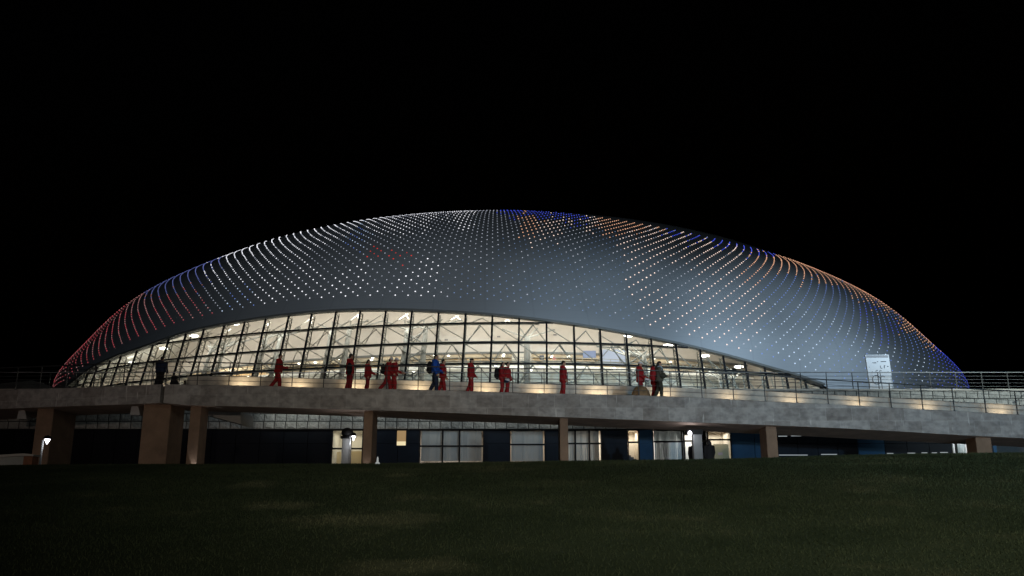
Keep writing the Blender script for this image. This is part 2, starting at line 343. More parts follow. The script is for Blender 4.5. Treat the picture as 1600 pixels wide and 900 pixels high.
# ------------------------------------------------------------------ arena: the dome surface
CX, CY, DA, DB, N2, Z0, SX = -0.141, 150.0, 72.258, 56.754, 1.063, 17.785, -0.063
KN = np.arcsin(np.array([0, .2, .4, .6, .75, .87, .95, 1.0])); KZ = np.array([25.6, 25.35, 24.5, 22.49, 17.8, 12.48, 6.17, 0])
def herm(x):
    m = np.gradient(KZ, KN); m[0] = 0; x = np.asarray(x, float)
    i = np.clip(np.searchsorted(KN, x)-1, 0, len(KN)-2); h = KN[i+1]-KN[i]; t = (x-KN[i])/h
    return (2*t**3-3*t**2+1)*KZ[i]+(t**3-2*t**2+t)*h*m[i]+(-2*t**3+3*t**2)*KZ[i+1]+(t**3-t**2)*h*m[i+1]
def dome(th, wv, off=0.0):
    """th = angle in plan; wv in (0..1] climbs from the springing line to the crown, wv < 0 goes down the wall (10 m per unit)"""
    th, wv = np.broadcast_arrays(np.asarray(th, float), np.asarray(wv, float))
    ph = np.pi/2*(1-np.clip(wv, 0, 1)); rr = np.sin(ph); zz = np.where(wv > 0, herm(ph), wv*10)
    sg = lambda c: np.sign(c)*np.abs(c)**N2
    x = CX + SX*np.maximum(zz, 0) + (DA+off)*rr*sg(np.cos(th)); y = CY + (DB+off)*rr*sg(np.sin(th))
    return np.stack([x, y, Z0+zz+off*0.0], -1)
def inside(p):
    zz = p[..., 2]-Z0; x = (p[..., 0]-CX-SX*np.maximum(zz, 0))/DA; y = (p[..., 1]-CY)/DB
    rr = (np.abs(x)**(2/N2)+np.abs(y)**(2/N2))**(N2/2); ph = np.arcsin(np.clip(rr, 0, 1))
    return np.where(rr > 1, -1., np.where(zz < 0, 1-rr, herm(ph)-zz))
def hit(px, py):
    r = ray(px, py); t = np.linspace(60, 200, 2801); q = r[None]*t[:, None]; f = inside(q); i = int(np.argmax(f > 0)); return q[i]
HW = np.linspace(0, 0.97, 3000); HZ = herm(np.pi/2*(1-HW))
def to_tw(p):                                   # world point on the dome -> (th, wv)
    zz = p[2]-Z0; x = (p[0]-CX-SX*max(zz, 0))/DA; y = (p[1]-CY)/DB
    c = math.copysign(abs(x)**(1/N2), x); s = math.copysign(abs(y)**(1/N2), y); th = math.atan2(s, c)
    if zz <= 0: return th, zz/10
    return th, float(np.interp(zz, HZ, HW))
LIP_PX = [(107,604),(120,595),(135,583),(150,572),(170,563),(187,556),(212,548),(237,540),(262,530),(289,520.5),(317,514),(349,508),(381,502.5),(414,497.5),(450,492.5),(486,489),(524,486.5),(562,485),(602,485),(643,486),(685,487.5),(727,490),(769,493),(811,497),(854,502.5),(897,508),(938,514),(979,521.5),(1018,529.5),(1057,537.5),(1095,546.5),(1131,555.5),(1165,565),(1196,574),(1229,583),(1259,592),(1286,602)]
LIP = np.array([hit(*q) for q in LIP_PX])
# smooth the heights a little and continue both ends down to the terrace
LIP[1:-1, 2] = 0.25*LIP[:-2, 2]+0.5*LIP[1:-1, 2]+0.25*LIP[2:, 2]
tw = [to_tw(q) for q in LIP]
th_l, w_l = [a for a, b in tw], [b for a, b in tw]
floor_w = (TERR-0.2-Z0)/10
# far ends
th_ext0, th_ext1 = th_l[0]-R(16), th_l[-1]+R(14)
TH = [th_ext0, th_l[0]-R(7)] + th_l + [th_l[-1]+R(6), th_ext1]
WL = [floor_w, (w_l[0]+floor_w)/2+0.1] + w_l + [(w_l[-1]+floor_w)/2+0.05, floor_w]
def lip_w(th):
    th = (np.asarray(th)+np.pi) % (2*np.pi) - np.pi
    return np.where((th > TH[0]) & (th < TH[-1]), np.interp(th, TH, WL), floor_w)

arena = empty('ice_arena', (CX, CY, TERR), 'huge grey domed arena with LED dots on its roof and a lit glass front', 'arena')
def grid_part(name, P, mname, parent, uv=None, closed=False, flip=False):
    ny, nx = P.shape[:2]; mb = MB(); fs = []
    for j in range(ny-1):
        for i in range(nx if closed else nx-1):
            i2 = (i+1) % nx; f = (j*nx+i, j*nx+i2, (j+1)*nx+i2, (j+1)*nx+i); fs.append(f[::-1] if flip else f)
    mb.add(P.reshape(-1, 3), fs); o = mb.build(name, mname, parent, smooth=True)
    if uv is not None:
        ul = o.data.uv_layers.new(name='UVMap'); flat = uv.reshape(-1, 2); d = np.empty(len(o.data.loops)*2, np.float32)
        vi = np.empty(len(o.data.loops), np.int32); o.data.loops.foreach_get('vertex_index', vi); d = flat[vi].astype(np.float32).ravel(); ul.data.foreach_set('uv', d)
    return o
nth, nw = 721, 70
ths = np.linspace(-np.pi, np.pi, nth); lw = lip_w(ths)
tt = np.linspace(0, 1, nw)[:, None]**1.15
WV = lw[None]*(1-tt) + 0.995*tt
P = dome(ths[None]+0*WV, WV); U = np.stack([(ths[None]+np.pi)/(2*np.pi)+0*WV, WV], -1)
grid_part('roof_shell', P, 'roof_cladding', arena, U)
# inner skin of the roof, seen through the glass as the hall ceiling
def lip_frame():
    T = np.gradient(LIP[:, :2], axis=0); T /= np.linalg.norm(T, axis=1)[:, None]
    Nn = np.stack([-T[:, 1], T[:, 0]], -1); return Nn
NIN = lip_frame()                                # horizontal normals into the building
gv = ray(840, -1300); G = gv/gv[2]               # direction of the raking mullions, per metre of height
nL = len(LIP)
def gp(s, z, d=0.0, inset=0.25):
    """point on the glass wall: s = bay coordinate along the lip, z = height, d = metres behind the glass"""
    i = np.arange(nL); L = np.array([np.interp(s, i, LIP[:, k]) for k in range(3)]); n = np.array([np.interp(s, i, NIN[:, k]) for k in range(2)]); n /= np.linalg.norm(n)
    q = L - G*(L[2]-z); q[0] += n[0]*(d+inset); q[1] += n[1]*(d+inset); return q
def lip_z(s): return float(np.interp(s, np.arange(nL), LIP[:, 2]))
def s_of_px(px): return float(np.interp(px, [q[0] for q in LIP_PX], np.arange(nL)))

# edge trim of the roof and its pale underside
S = np.linspace(0, nL-1, 145)
edge = MB(); rings = []
for s in S:
    z = lip_z(s); a = gp(s, z, -0.30, 0); b = gp(s, z, 0.45, 0)
    rings.append([tuple(a+np.array((0,0,0.22))), tuple(a+np.array((0,0,-0.02))), tuple(b+np.array((0,0,-0.05))), tuple(b+np.array((0,0,0.25)))])
edge.rings(rings); edge.build('roof_edge', 'trim', arena)
CEIL_D = [0.5, 3, 6, 9, 12, 15]
Pc = np.array([[gp(s, min(lip_z(s)-0.05+0.36*d, 30), d, 0) if d < 1 else np.append(gp(s, 14.0, d, 0)[:2]+(gp(s, lip_z(s), 0, 0)-gp(s, 14.0, 0, 0))[:2]*max(0, 1-d/15), lip_z(s)-0.05+0.36*d) for s in S] for d in CEIL_D])
grid_part('hall_ceiling', Pc, 'white_plaster', arena, flip=True)

# ------------------------------------------------------------------ LED lattice on the roof
BOT = [(70,612),(110,590),(128,573),(150,559),(175,544),(202,531),(229,519.5),(253,511),(279,502),(307,495),(337,488),(367,482.5),(400,476.2),(433,470.8),(468,467.2),(505,464.5),(542,462.5),(581,461.2),(621,461.3),(662,461.8),(703,463.2),(744,466),(786,468.8),(828,472.5),(870,478.2),(911,485),(952,493),(992,501.5),(1032,511.2),(1075,522),(1120,534),(1165,546),(1207,557),(1255,572),(1300,586),(1345,598),(1400,612)]
btw = []
for q in BOT:
    hp = hit(*q)
    if inside(hp) > -0.02: btw.append(to_tw(hp))
btw = [b for b in btw if np.isfinite(b[0])]; btw.sort()
b_th, b_w = np.array([b[0] for b in btw]), np.array([b[1] for b in btw])
CTRL = [ # photo position -> colour of the display there
 (95,590,'R'),(130,555,'R'),(150,530,'R'),(200,500,'R'),(225,470,'r'),(250,480,'R'),(300,470,'R'),(290,490,'R'),(240,450,'c'),(270,432,'c'),(300,420,'c'),(335,402,'c'),(310,440,'c'),(330,460,'w'),(340,430,'W'),(360,395,'W'),(400,420,'W'),(380,475,'v'),(420,470,'W'),(450,400,'W'),(480,465,'W'),(500,362,'W'),(540,350,'W'),(520,400,'w'),(520,455,'W'),(560,440,'W'),(600,345,'W'),(620,360,'W'),(560,375,'v'),(584,396,'Q'),(612,398,'Q'),(638,397,'Q'),(580,383,'w'),(612,384,'w'),(645,384,'w'),(590,409,'w'),(625,410,'w'),(562,394,'w'),(657,397,'w'),(600,420,'w'),(620,455,'W'),(650,440,'W'),(660,340,'W'),(660,410,'W'),(700,400,'w'),(690,360,'w'),(720,335,'W'),(720,440,'d'),(750,380,'w'),(760,340,'w'),(790,350,'w'),(760,460,'d'),(800,329,'B'),(840,329,'B'),(870,331,'B'),(800,400,'d'),(830,348,'O'),(870,345,'o'),(850,365,'o'),(850,400,'d'),(840,470,'d'),(900,440,'d'),(920,345,'o'),(910,337,'B'),(900,370,'w'),(930,380,'d'),(940,430,'d'),(960,480,'d'),(960,400,'d'),(990,380,'o'),(950,345,'O'),(970,339,'O'),(1000,345,'O'),(1020,360,'o'),(1040,349,'O'),(1050,353,'B'),(1090,361,'B'),(1130,371,'B'),(1170,381,'B'),(1195,390,'B'),(1060,375,'o'),(1100,390,'o'),(1150,405,'o'),(1190,408,'O'),(1000,420,'o'),(1020,460,'o'),(1050,440,'w'),(1040,500,'o'),(1090,480,'o'),(1110,520,'o'),(1150,490,'o'),(1130,440,'o'),(1180,430,'O'),(1230,411,'O'),(1260,425,'O'),(1300,440,'O'),(1340,462,'O'),(1380,482,'O'),(1420,508,'O'),(1450,530,'O'),(1180,470,'o'),(1200,450,'b'),(1230,440,'b'),(1270,450,'b'),(1310,470,'b'),(1350,490,'B'),(1390,515,'B'),(1240,490,'v'),(1290,510,'v'),(1340,530,'v'),(1170,530,'o'),(1160,550,'o'),(1210,520,'v'),(1210,550,'v'),(1270,555,'v'),(1330,570,'b'),(1390,560,'v'),(1420,545,'b'),(1440,580,'v'),(1470,560,'B'),(1370,510,'b'),(1410,532,'b'),(1430,552,'b'),(1330,485,'b'),(1290,468,'b'),(1465,578,'b'),(1400,585,'b'),(1440,600,'b'),(1240,460,'b'),(1270,480,'b'),(1310,545,'b'),(1360,600,'b'),(1440,535,'b'),(1475,570,'B'),(1300,452,'b'),(1340,474,'b'),(1380,495,'b'),(1500,590,'B'),(1490,600,'B')]
LEDC = {'R': ((1.0,0.16,0.20),0.85), 'r': ((1.0,0.45,0.45),0.75), 'Q': ((1.0,0.05,0.03),1.0), 'B': ((0.09,0.13,1.0),1.5), 'b': ((0.22,0.36,1.0),1.0), 'v': ((0.62,0.76,1.0),1.5), 'W': ((0.93,0.93,1.0),1.8), 'w': ((0.75,0.80,0.95),0.8), 'd': ((0.33,0.50,0.90),0.55), 'O': ((1.0,0.52,0.32),1.6), 'c': ((0.28,0.34,0.95),0.6), 'o': ((1.0,0.76,0.66),1.9)}
LEDK = list(LEDC)
LEDM = [emis('led_' + n, LEDC[k][0], LEDC[k][1]*0.9) for n, k in zip(['red','rose','deep_red','blue','sky_blue','pale_blue','white','soft_white','dim_blue','orange','night_blue','peach'], LEDK)]
ctrl_xy = np.array([c[:2] for c in CTRL], float); ctrl_k = [LEDK.index(c[2]) for c in CTRL]
# columns: equal 1.5 m steps along the bottom row
thf = np.linspace(b_th[0]-R(20), b_th[-1]+R(50), 4000); bp_ = dome(thf, np.interp(thf, b_th, b_w)); ln = np.concatenate([[0], np.cumsum(np.linalg.norm(np.diff(bp_, axis=0), axis=1))])
ncol = int(ln[-1]/1.5); col_th = np.interp(np.arange(0, ncol, 0.5)*1.5, ln, thf)       # half steps for the staggered rows
wfine = np.linspace(-1.2, 0.97, 1500)
led_c, led_n, led_w = [], [], []
for ci, th in enumerate(col_th):
    w0 = float(np.interp(th, b_th, b_w)); pm = dome(np.full(1500, th), wfine); al = np.concatenate([[0], np.cumsum(np.linalg.norm(np.diff(pm, axis=0), axis=1))])
    a0 = np.interp(w0, wfine, al); k = np.arange(0, 46)
    k = k[(k % 2) == (ci % 2)]; a = a0 + k*0.63
    a = a[a < al[-1]]; wv = np.interp(a, al, wfine)
    c = dome(np.full(len(wv), th), wv); e = 1e-3
    n = np.cross(dome(np.full(len(wv), th+e), wv)-c, dome(np.full(len(wv), th), wv+e)-c); n /= np.linalg.norm(n, axis=1)[:, None]
    led_c.append(c); led_n.append(n); led_w.append(k[:len(wv)])
C_, N_ = np.concatenate(led_c), np.concatenate(led_n)
out = np.sign(np.einsum('ij,ij->i', N_, C_-np.array([CX, CY, Z0-20])))[:, None]; N_ = N_*out
facing = np.einsum('ij,ij->i', N_, -C_/np.linalg.norm(C_, axis=1)[:, None])
keep = facing > -0.10; C_, N_, facing = C_[keep], N_[keep], facing[keep]
pix = proj(C_) + rng.normal(0, 5, (len(C_), 2)); ki = np.array([ctrl_k[int(np.argmin(((ctrl_xy-q)**2).sum(1)))] for q in pix])
for i in range(len(ki)):
    u = rng.random(); c0 = LEDK[ki[i]]
    if c0 == 'R' and u < 0.42: ki[i] = LEDK.index('r')
    elif c0 == 'W' and u < 0.25: ki[i] = LEDK.index('w')
    elif c0 == 'v' and u < 0.35: ki[i] = LEDK.index('b')
    elif c0 == 'o' and u < 0.2: ki[i] = LEDK.index('w')
    elif c0 == 'd' and u < 0.12: ki[i] = LEDK.index('w')
def led_verts(c, n, r=0.075, h=0.045):
    x = np.cross(n, (0.0, 0.3, 1.0)); x /= np.linalg.norm(x); y = np.cross(n, x); t = np.linspace(0, 2*np.pi, 6, endpoint=False)
    return [c + n*0.01 + (x*math.cos(a)+y*math.sin(a))*r for a in t] + [c + n*(0.01+h) + (x*math.cos(a)+y*math.sin(a))*r*0.6 for a in t] + [c+n*(0.015+h)]
LF = [(i, (i+1)%6, 6+(i+1)%6, 6+i) for i in range(6)] + [(6+i, 6+(i+1)%6, 12) for i in range(6)]
order = np.argsort(np.linalg.norm(C_, axis=1)/np.clip(facing, 0.2, 1)); big = set(order[:100].tolist())
field = MB(); protos = {}
for i in range(len(C_)):
    sc_ = 1.0 + 0.18*rng.standard_normal()*0.6
    if i in big:
        k = int(ki[i])
        if k not in protos:
            me = MB().add(led_verts(np.zeros(3), np.array((0., 0., 1.))), LF).mesh('led_lamp', [LEDM[k]]); protos[k] = me
        o = bpy.data.objects.new('led_lamp', protos[k]); col.objects.link(o); o.parent = arena
        o.location = Vector(C_[i]) - arena.location; o.rotation_euler = Vector(N_[i]).to_track_quat('Z', 'Y').to_euler()
    else:
        field.add(led_verts(C_[i], N_[i], (0.06 if LEDK[ki[i]] == 'd' else 0.068 if LEDK[ki[i]] in 'wbRrvB' else 0.08)*0.9*max(0.6, sc_)), LF, int(ki[i]))
fo = field.build('led_lamps', LEDM, arena); fo['kind'] = 'stuff'

# ------------------------------------------------------------------ arena: glass wall, mullions, transoms
TZ = [19.92, 17.6, 15.18, 12.8, 10.4]
BASE = TERR+0.02
cw = MB(); S2 = np.arange(0, nL-1+1e-6, 0.5)
for i in range(nL-1):
    for a, b in ((i, i+0.5), (i+0.5, i+1)):
        za, zb = lip_z(a), lip_z(b); cw.add([gp(a, BASE, 0), gp(b, BASE, 0), gp(b, zb, 0), gp(a, za, 0)], [(0,1,2,3)])
curtain = cw.build('curtain_wall', 'hall_glass', arena)
def sub(mb, name, mname, parent=None): return mb.build(name, mname, parent or curtain)
for i in range(nL):
    m = MB(); m.bar(gp(i, BASE, -0.06), gp(i, lip_z(i), -0.06), 0.19, 0.22, up=(0,1,0)); sub(m, 'mullion', 'black_steel')
for z in TZ:
    inn = [s for s in np.arange(0, nL-1+0.01, 0.25) if lip_z(s) > z]
    m = MB(); m.path([gp(s, z, -0.06) for s in inn], 0.2, 0.15); sub(m, 'transom', 'black_steel')
# ladder trusses behind every mullion and transom
for i in range(1, nL-1):
    top = lip_z(i)-0.15
    m = MB(); a, b = gp(i, BASE, 0.75), gp(i, top, 0.75)
    m.bar(a, b, 0.10); 
    for z in np.arange(BASE+0.4, top, 0.62):
        m.bar(gp(i, z, 0.05), gp(i, z+0.31, 0.75), 0.06); m.bar(gp(i, z+0.31, 0.75), gp(i, z+0.62, 0.05), 0.06)
    sub(m, 'ladder_truss', 'truss_paint', arena)
for z in TZ[:4]:
    inn = [s for s in np.arange(0, nL-1+0.01, 0.25) if lip_z(s) > z+0.2]
    m = MB(); m.path([gp(s, z, 0.7) for s in inn], 0.13, 0.10)
    for s in inn: m.bar(gp(s, z, 0.02), gp(s, z, 0.7), 0.05)
    sub(m, 'wind_truss', 'truss_paint', arena)
# raking braces in an inner plane, bay by bay
for i in range(0, nL-1):
    m = MB(); any_ = False
    for k in range(4):
        z1, z0 = TZ[k], TZ[k+1]; hz = 21.9 if k == 0 else TZ[k-1]
        zt = min(lip_z(i+0.5)-0.2, z1)
        if zt < z0+0.8: continue
        any_ = True; zm = (z0+zt)/2
        ap = gp(i+0.5, zt, 0.9) if (i+k) % 2 else gp(i+0.5, z0+0.3, 1.6)
        e0, e1 = gp(i, zm-0.55, 2.3), gp(i+1, zm-0.55, 2.3)
        f0, f1 = gp(i, z0+0.1, 0.75), gp(i+1, z0+0.1, 0.75)
        m.tube(e0, e1, 0.055, n=6)
        m.tube(ap, e0, 0.05, n=6); m.tube(ap, e1, 0.05, n=6)
        if (i+k) % 2: m.tube(f0 if i % 2 else f1, gp(i+0.5, zt, 1.6), 0.05, n=6)
        else: m.tube(gp(i, zt, 0.75), e1, 0.05, n=6)
    if lip_z(i+0.5) > TZ[0]+0.6:
        any_ = True; zt = lip_z(i+0.5)-0.2; m.tube(gp(i, TZ[0], 0.75), gp(i+0.55, zt+0.5, 2.6), 0.05, n=6); m.tube(gp(i+1, TZ[0], 0.75), gp(i+0.45, zt+0.5, 2.6), 0.05, n=6)
    if any_: sub(m, 'brace', 'truss_paint', arena)
# tree columns standing in the hall
def ceil_z(s, d): return lip_z(s)-0.05+0.36*d
for px, pair, rr in ((300,1,.26),(392,1,.30),(505,1,.34),(632,1,.34),(823,0,.40),(1014,1,.30),(1170,1,.22)):
    s = s_of_px(px); m = MB(); d = 4.0
    for k in ((-0.42, 0.42) if pair else (0,)):
        zt = ceil_z(s, d)-2.6
        a, b = gp(s+k*1.0, BASE, d), gp(s+k*0.9, zt, d+0.6)
        # keep the columns upright-raking like the glass, but ending below the ceiling
        m.tube(a, b, rr, rr*0.85, n=12)
        for q in (-0.8, -0.25, 0.3, 0.85): m.tube(b, gp(s+k+q*1.4, ceil_z(s, d)-1.0, d+2.0+abs(q)), 0.10, n=6)
    if pair:
        for z in np.arange(BASE+1.5, ceil_z(s, d)-3.5, 2.3):
            m.tube(gp(s-0.42, z, d), gp(s+0.42, z+1.6, d), 0.09, n=6); m.tube(gp(s+0.42, z, d), gp(s-0.42, z+1.6, d), 0.09, n=6)
    m.build('tree_column', 'column_paint', arena, smooth=False)

# hall interior: floor, bowl wall, gallery, lower band
def band(name, d0, z0, d1, z1, mname, s0=0, s1=nL-1, n=60, ref=14.0, flip=False):
    Pb = np.array([[np.append(gp(s, ref, d)[:2], z) for s in np.linspace(s0, s1, n)] for d, z in ((d0, z0), (d1, z1))])
    return grid_part(name, Pb, mname, arena, flip=flip)
def slab(name, d0, d1, z0, z1, mname, s0=0, s1=nL-1):
    mb = MB(); rg = []
    for s in np.linspace(s0, s1, 60):
        a, b = gp(s, 14.0, d0), gp(s, 14.0, d1); rg.append([(a[0],a[1],z0),(a[0],a[1],z1),(b[0],b[1],z1),(b[0],b[1],z0)])
    mb.rings(rg); return mb.build(name, mname, arena)
slab('hall_floor', -4.5, 26, TERR, TERR+0.06, 'white_plaster')
slab('bowl_wall', 13.0, 14.5, 18.55, 31.0, 'cream_plaster')
slab('ring_beam', 12.7, 12.98, 18.35, 18.6, 'trim')
slab('gallery_wall', 17.0, 17.4, 12.0, 18.5, 'warm_plaster')
slab('gallery_slab', 11.6, 17.0, 16.45, 16.8, 'white_plaster')
slab('gallery_soffit', 13.2, 17.0, 18.6, 18.8, 'white_plaster')
slab('lower_wall', 14.6, 15.0, TERR+0.06, 16.4, 'grey_band')
m = MB()
for zz in (16.95, 17.2, 17.45, 17.75): m.path([np.append(gp(s, 14.0, 11.7)[:2], zz) for s in np.linspace(0, nL-1, 60)], 0.06)
for s in np.linspace(0, nL-1, 73): q = gp(s, 14.0, 11.7); m.bar((q[0],q[1],16.8), (q[0],q[1],17.75), 0.06)
m.build('gallery_railing', 'truss_paint', arena)
slab('mezzanine_slab', 8.5, 14.6, 13.3, 13.65, 'white_plaster')
m = MB()
for zz in (13.9, 14.15, 14.4, 14.7): m.path([np.append(gp(s, 14.0, 8.6)[:2], zz) for s in np.linspace(0, nL-1, 60)], 0.06)
for s in np.linspace(0, nL-1, 73): q = gp(s, 14.0, 8.6); m.bar((q[0],q[1],13.65), (q[0],q[1],14.7), 0.05)
m.build('mezzanine_railing', 'truss_paint', arena)
def on_wall(px, d): s = s_of_px(px); return s
def wall_item(name, px0, px1, y0, y1, Y, mname, thick=0.1):
    a, b = at(px0, y1, Y), at(px1, y0, Y); mb = MB(); mb.box((a[0], Y, a[2]), (b[0], Y+thick, b[2])); return mb.build(name, mname, arena)
def wall_y(px): s = s_of_px(px); return gp(s, 14.0, 13.0)[1]
for px, py in ((697,531),(779,526),(867,523)):
    Yw = 103.0
    s = s_of_px(px)
    for _ in range(6): Yw = float(np.interp(px, *zip(*[(proj(np.append(gp(q, 14.0, 13.0)[:2], 19.5))[0], gp(q, 14.0, 13.0)[1]) for q in np.arange(0, nL-0.9, 1.0)])))
    Yw -= 0.45
    a = at(px, py, Yw); mb = MB()
    for j in range(3): mb.box((a[0]-0.16+j*0.13, Yw, a[2]-0.09), (a[0]-0.07+j*0.13, Yw+0.04, a[2]+0.09))
    mb.build('sector_number', 'sign_ink', arena)
def curve_y(px, d, z): return float(np.interp(px, *zip(*[(proj(np.append(gp(q, 14.0, d)[:2], z))[0], gp(q, 14.0, d)[1]) for q in np.arange(0, nL-0.9, 1.0)])))
for nm, x0, x1, y0, y1, mn in (('poster',843,850,555,563,'sign_ink'),('red_sign',863,868,557,562,'red_lamp'),('video_screen',911,931,548,559,'screen_blue'),('light_box',942,978,546,569,'screen_pale'),('light_box',800,830,552,568,'lit_cream')):
    if mn == 'red_lamp': emis('red_lamp', (1.0,0.25,0.2), 0.6)
    if mn == 'screen_blue': emis('screen_blue', (0.35,0.45,0.75), 0.55)
    if mn == 'screen_pale': emis('screen_pale', (0.72,0.80,1.0), 0.62)
    if mn == 'lit_cream': emis('lit_cream', (1.0,0.88,0.68), 0.75)
    Yi = curve_y((x0+x1)/2, 12.5, 17.5)-0.3; wall_item(nm, x0, x1, y0, y1, Yi, mn, 0.08)
for se in (0.0, nL-1.0):
    Pe = np.array([[np.append(gp(se, 14.0, d)[:2], z) for d in (0.3, 5, 10, 15)] for z in (TERR, 12, lip_z(se)-0.1)])
    zt_ = lip_z(se)
    Pe[2, :, 2] = [zt_-0.2, zt_+1.6, zt_+3.4, zt_+5.2]; Pe[2, 0, :2] = gp(se, zt_, 0.3)[:2]
    grid_part('end_wall', Pe, 'cream_plaster', arena)
# hall lights: real lamps in the ceiling, with visible fittings
emis('lamp_glow', (1.0, 0.95, 0.85), 9.0); 
for j, px in enumerate((150, 205, 262, 330, 400, 470, 545, 620, 700, 780, 860, 935, 1005, 1075, 1140, 1200)):
    s = s_of_px(px); big_ = (lip_z(s)-13)/9
    q = gp(s, 14.0, 5.5); z = ceil_z(s, 5.5)-1.4
    lo = lamp('hall_light', 'AREA', (q[0], q[1], z), 360*max(0.6, big_), (1.0, 0.95, 0.88), tuple(np.append(gp(s, 14.0, 13.5)[:2], z-5.5)), size=2.2)
    m = MB(); m.ball((q[0], q[1], z+0.35), (0.55, 0.55, 0.14), 10); m.build('ceiling_lamp', 'lamp_glow', arena)
    if j % 2 == 0 or px < 300:
        q = gp(s, 14.0, 14.3); lamp('gallery_light', 'AREA', (q[0], q[1], 18.45), 70*(2.5 if px < 300 else 1), (1.0, 0.82, 0.58), (q[0], q[1]+1.0, 15), size=1.6)
        q = gp(s, 14.0, 7.5); lamp('lower_light', 'AREA', (q[0], q[1], 13.1), 150*(2.5 if px < 300 else 1), (0.98, 0.98, 0.92), tuple(np.append(gp(s, 14.0, 14)[:2], 9.5)), size=1.6)
for j in range(46):
    s = rng.uniform(2, 32); d = rng.uniform(9, 16); q = gp(s, 14.0, d); z = (18.55 if d > 13.3 else 13.25 if rng.random() < .5 else 16.4)
    if z > 18 and d < 13.3: continue
    m = MB(); m.ball((q[0], q[1], z-0.05), (0.16, 0.16, 0.06), 8); m.build('downlight', 'lamp_glow', arena)

# ------------------------------------------------------------------ podium building under the terrace
pod = empty('podium_building', (0, Y_FAC, PLAZA), 'lower floor of navy panels and office windows under a rough stone wall', 'building')
Z_ST = at(600, 670.5, Y_FAC)[2]
# rough stone blocks: courses of individual pillowed faces in one wall
sb = MB(); x = -48.0; bw, bh = 0.70, 0.47
rows = int((TERR-0.05-Z_ST)/bh)
bh = (TERR-0.05-Z_ST)/rows
for r_ in range(rows):
    z0 = Z_ST+r_*bh; x = -48.0 - 0.03*r_
    while x < 60:
        wd = bw*rng.uniform(0.96, 1.04); gq = 0.028
        dz = [rng.uniform(0.02, 0.09) for _ in range(4)]; xa, xb = x+gq, x+wd-gq; za, zb = z0+gq, z0+bh-gq
        xi = (xb-xa)*0.22; zi = (zb-za)*0.25
        vs = [(xa,Y_FAC,za),(xb,Y_FAC,za),(xb,Y_FAC,zb),(xa,Y_FAC,zb)] + [(xa+xi,Y_FAC-dz[0],za+zi),(xb-xi,Y_FAC-dz[1],za+zi),(xb-xi,Y_FAC-dz[2],zb-zi),(xa+xi,Y_FAC-dz[3],zb-zi)]
        sb.add(vs, [(0,1,5,4),(1,2,6,5),(2,3,7,6),(3,0,4,7),(4,5,6,7)]); x += wd
sb.box((-48, Y_FAC+0.004, Z_ST), (60, Y_FAC+0.5, TERR-0.05), 1)
sb.build('stone_wall', ['rough_stone', mat('joint', (0.06,0.06,0.055), 0.95)], pod)
cb = MB(); cb.box((-48, Y_FAC-0.22, TERR-0.05), (60, Y_FAC+0.4, TERR+0.06)); cb.build('coping', 'parapet_stone', pod)
for k, xw in enumerate((-15, -12.5, -9, -5, -1, 3, 33)):  # unseen washers for the stone's grazing light; last added for the rubble wall
    lamp('wall_washer', 'SPOT', (xw, Y_FAC-2.6, TERR-0.6), 78, (0.95, 1.0, 0.95), (xw+(0.8 if k == 0 else -0.6), Y_FAC, Z_ST+1.6 if k < 6 else 2.6), spot_size=R(100), spot_blend=0.8, shadow_soft_size=0.05)
    mb = MB(); mb.box((xw-0.12, Y_FAC-2.62, TERR-0.58), (xw+0.12, Y_FAC-2.5, TERR-0.46)); mb.bar((xw, Y_FAC-2.5, TERR-0.52), (xw, Y_FAC-0.2, TERR-0.02), 0.04); mb.build('wall_washer', 'black_steel', pod)
YW = Y_FAC+0.25
def fx(px, py=695): return at(px, py, YW)[0]
def fz(py): return at(800, py, YW)[2]
H0, H1 = PLAZA, Z_ST-0.004
def panel(px0, px1, mname='navy_panel', splits=1):
    mb = MB(); x0, x1 = fx(px0), fx(px1)
    for k in range(splits):
        a, b = x0+(x1-x0)*k/splits+0.015, x0+(x1-x0)*(k+1)/splits-0.015; zm = fz(693)
        mb.box((a, YW, H0), (b, YW+0.12, zm-0.012)); mb.box((a, YW, zm+0.012), (b, YW+0.12, H1))
    mb.box((x0, YW+0.13, H0), (x1, YW+0.2, H1)); return mb.build('wall_panel', mname, pod)
for a, b, mn, k in ((-160,110,'shaded_navy_panel',6),(110,214,'shaded_navy_panel',3),(214,330,'shaded_navy_panel',3),(330,518,'shaded_navy_panel',5),(588,655,'navy_panel',2),(756,796,'navy_panel',1),(852,877,'navy_panel',1),(940,981,'navy_panel',1),(999,1020,'blue_panel',1),(1143,1215,'blue_panel',2),(1215,1340,'navy_panel',4),(1340,1382,'blue_panel',1),(1382,1486,'navy_panel',3),(1514,1551,'navy_panel',1),(1551,1557,'blue_panel',1)): panel(a, b, mn, k)
emis('office_lamp', (1.0, 0.93, 0.8), 2.5)
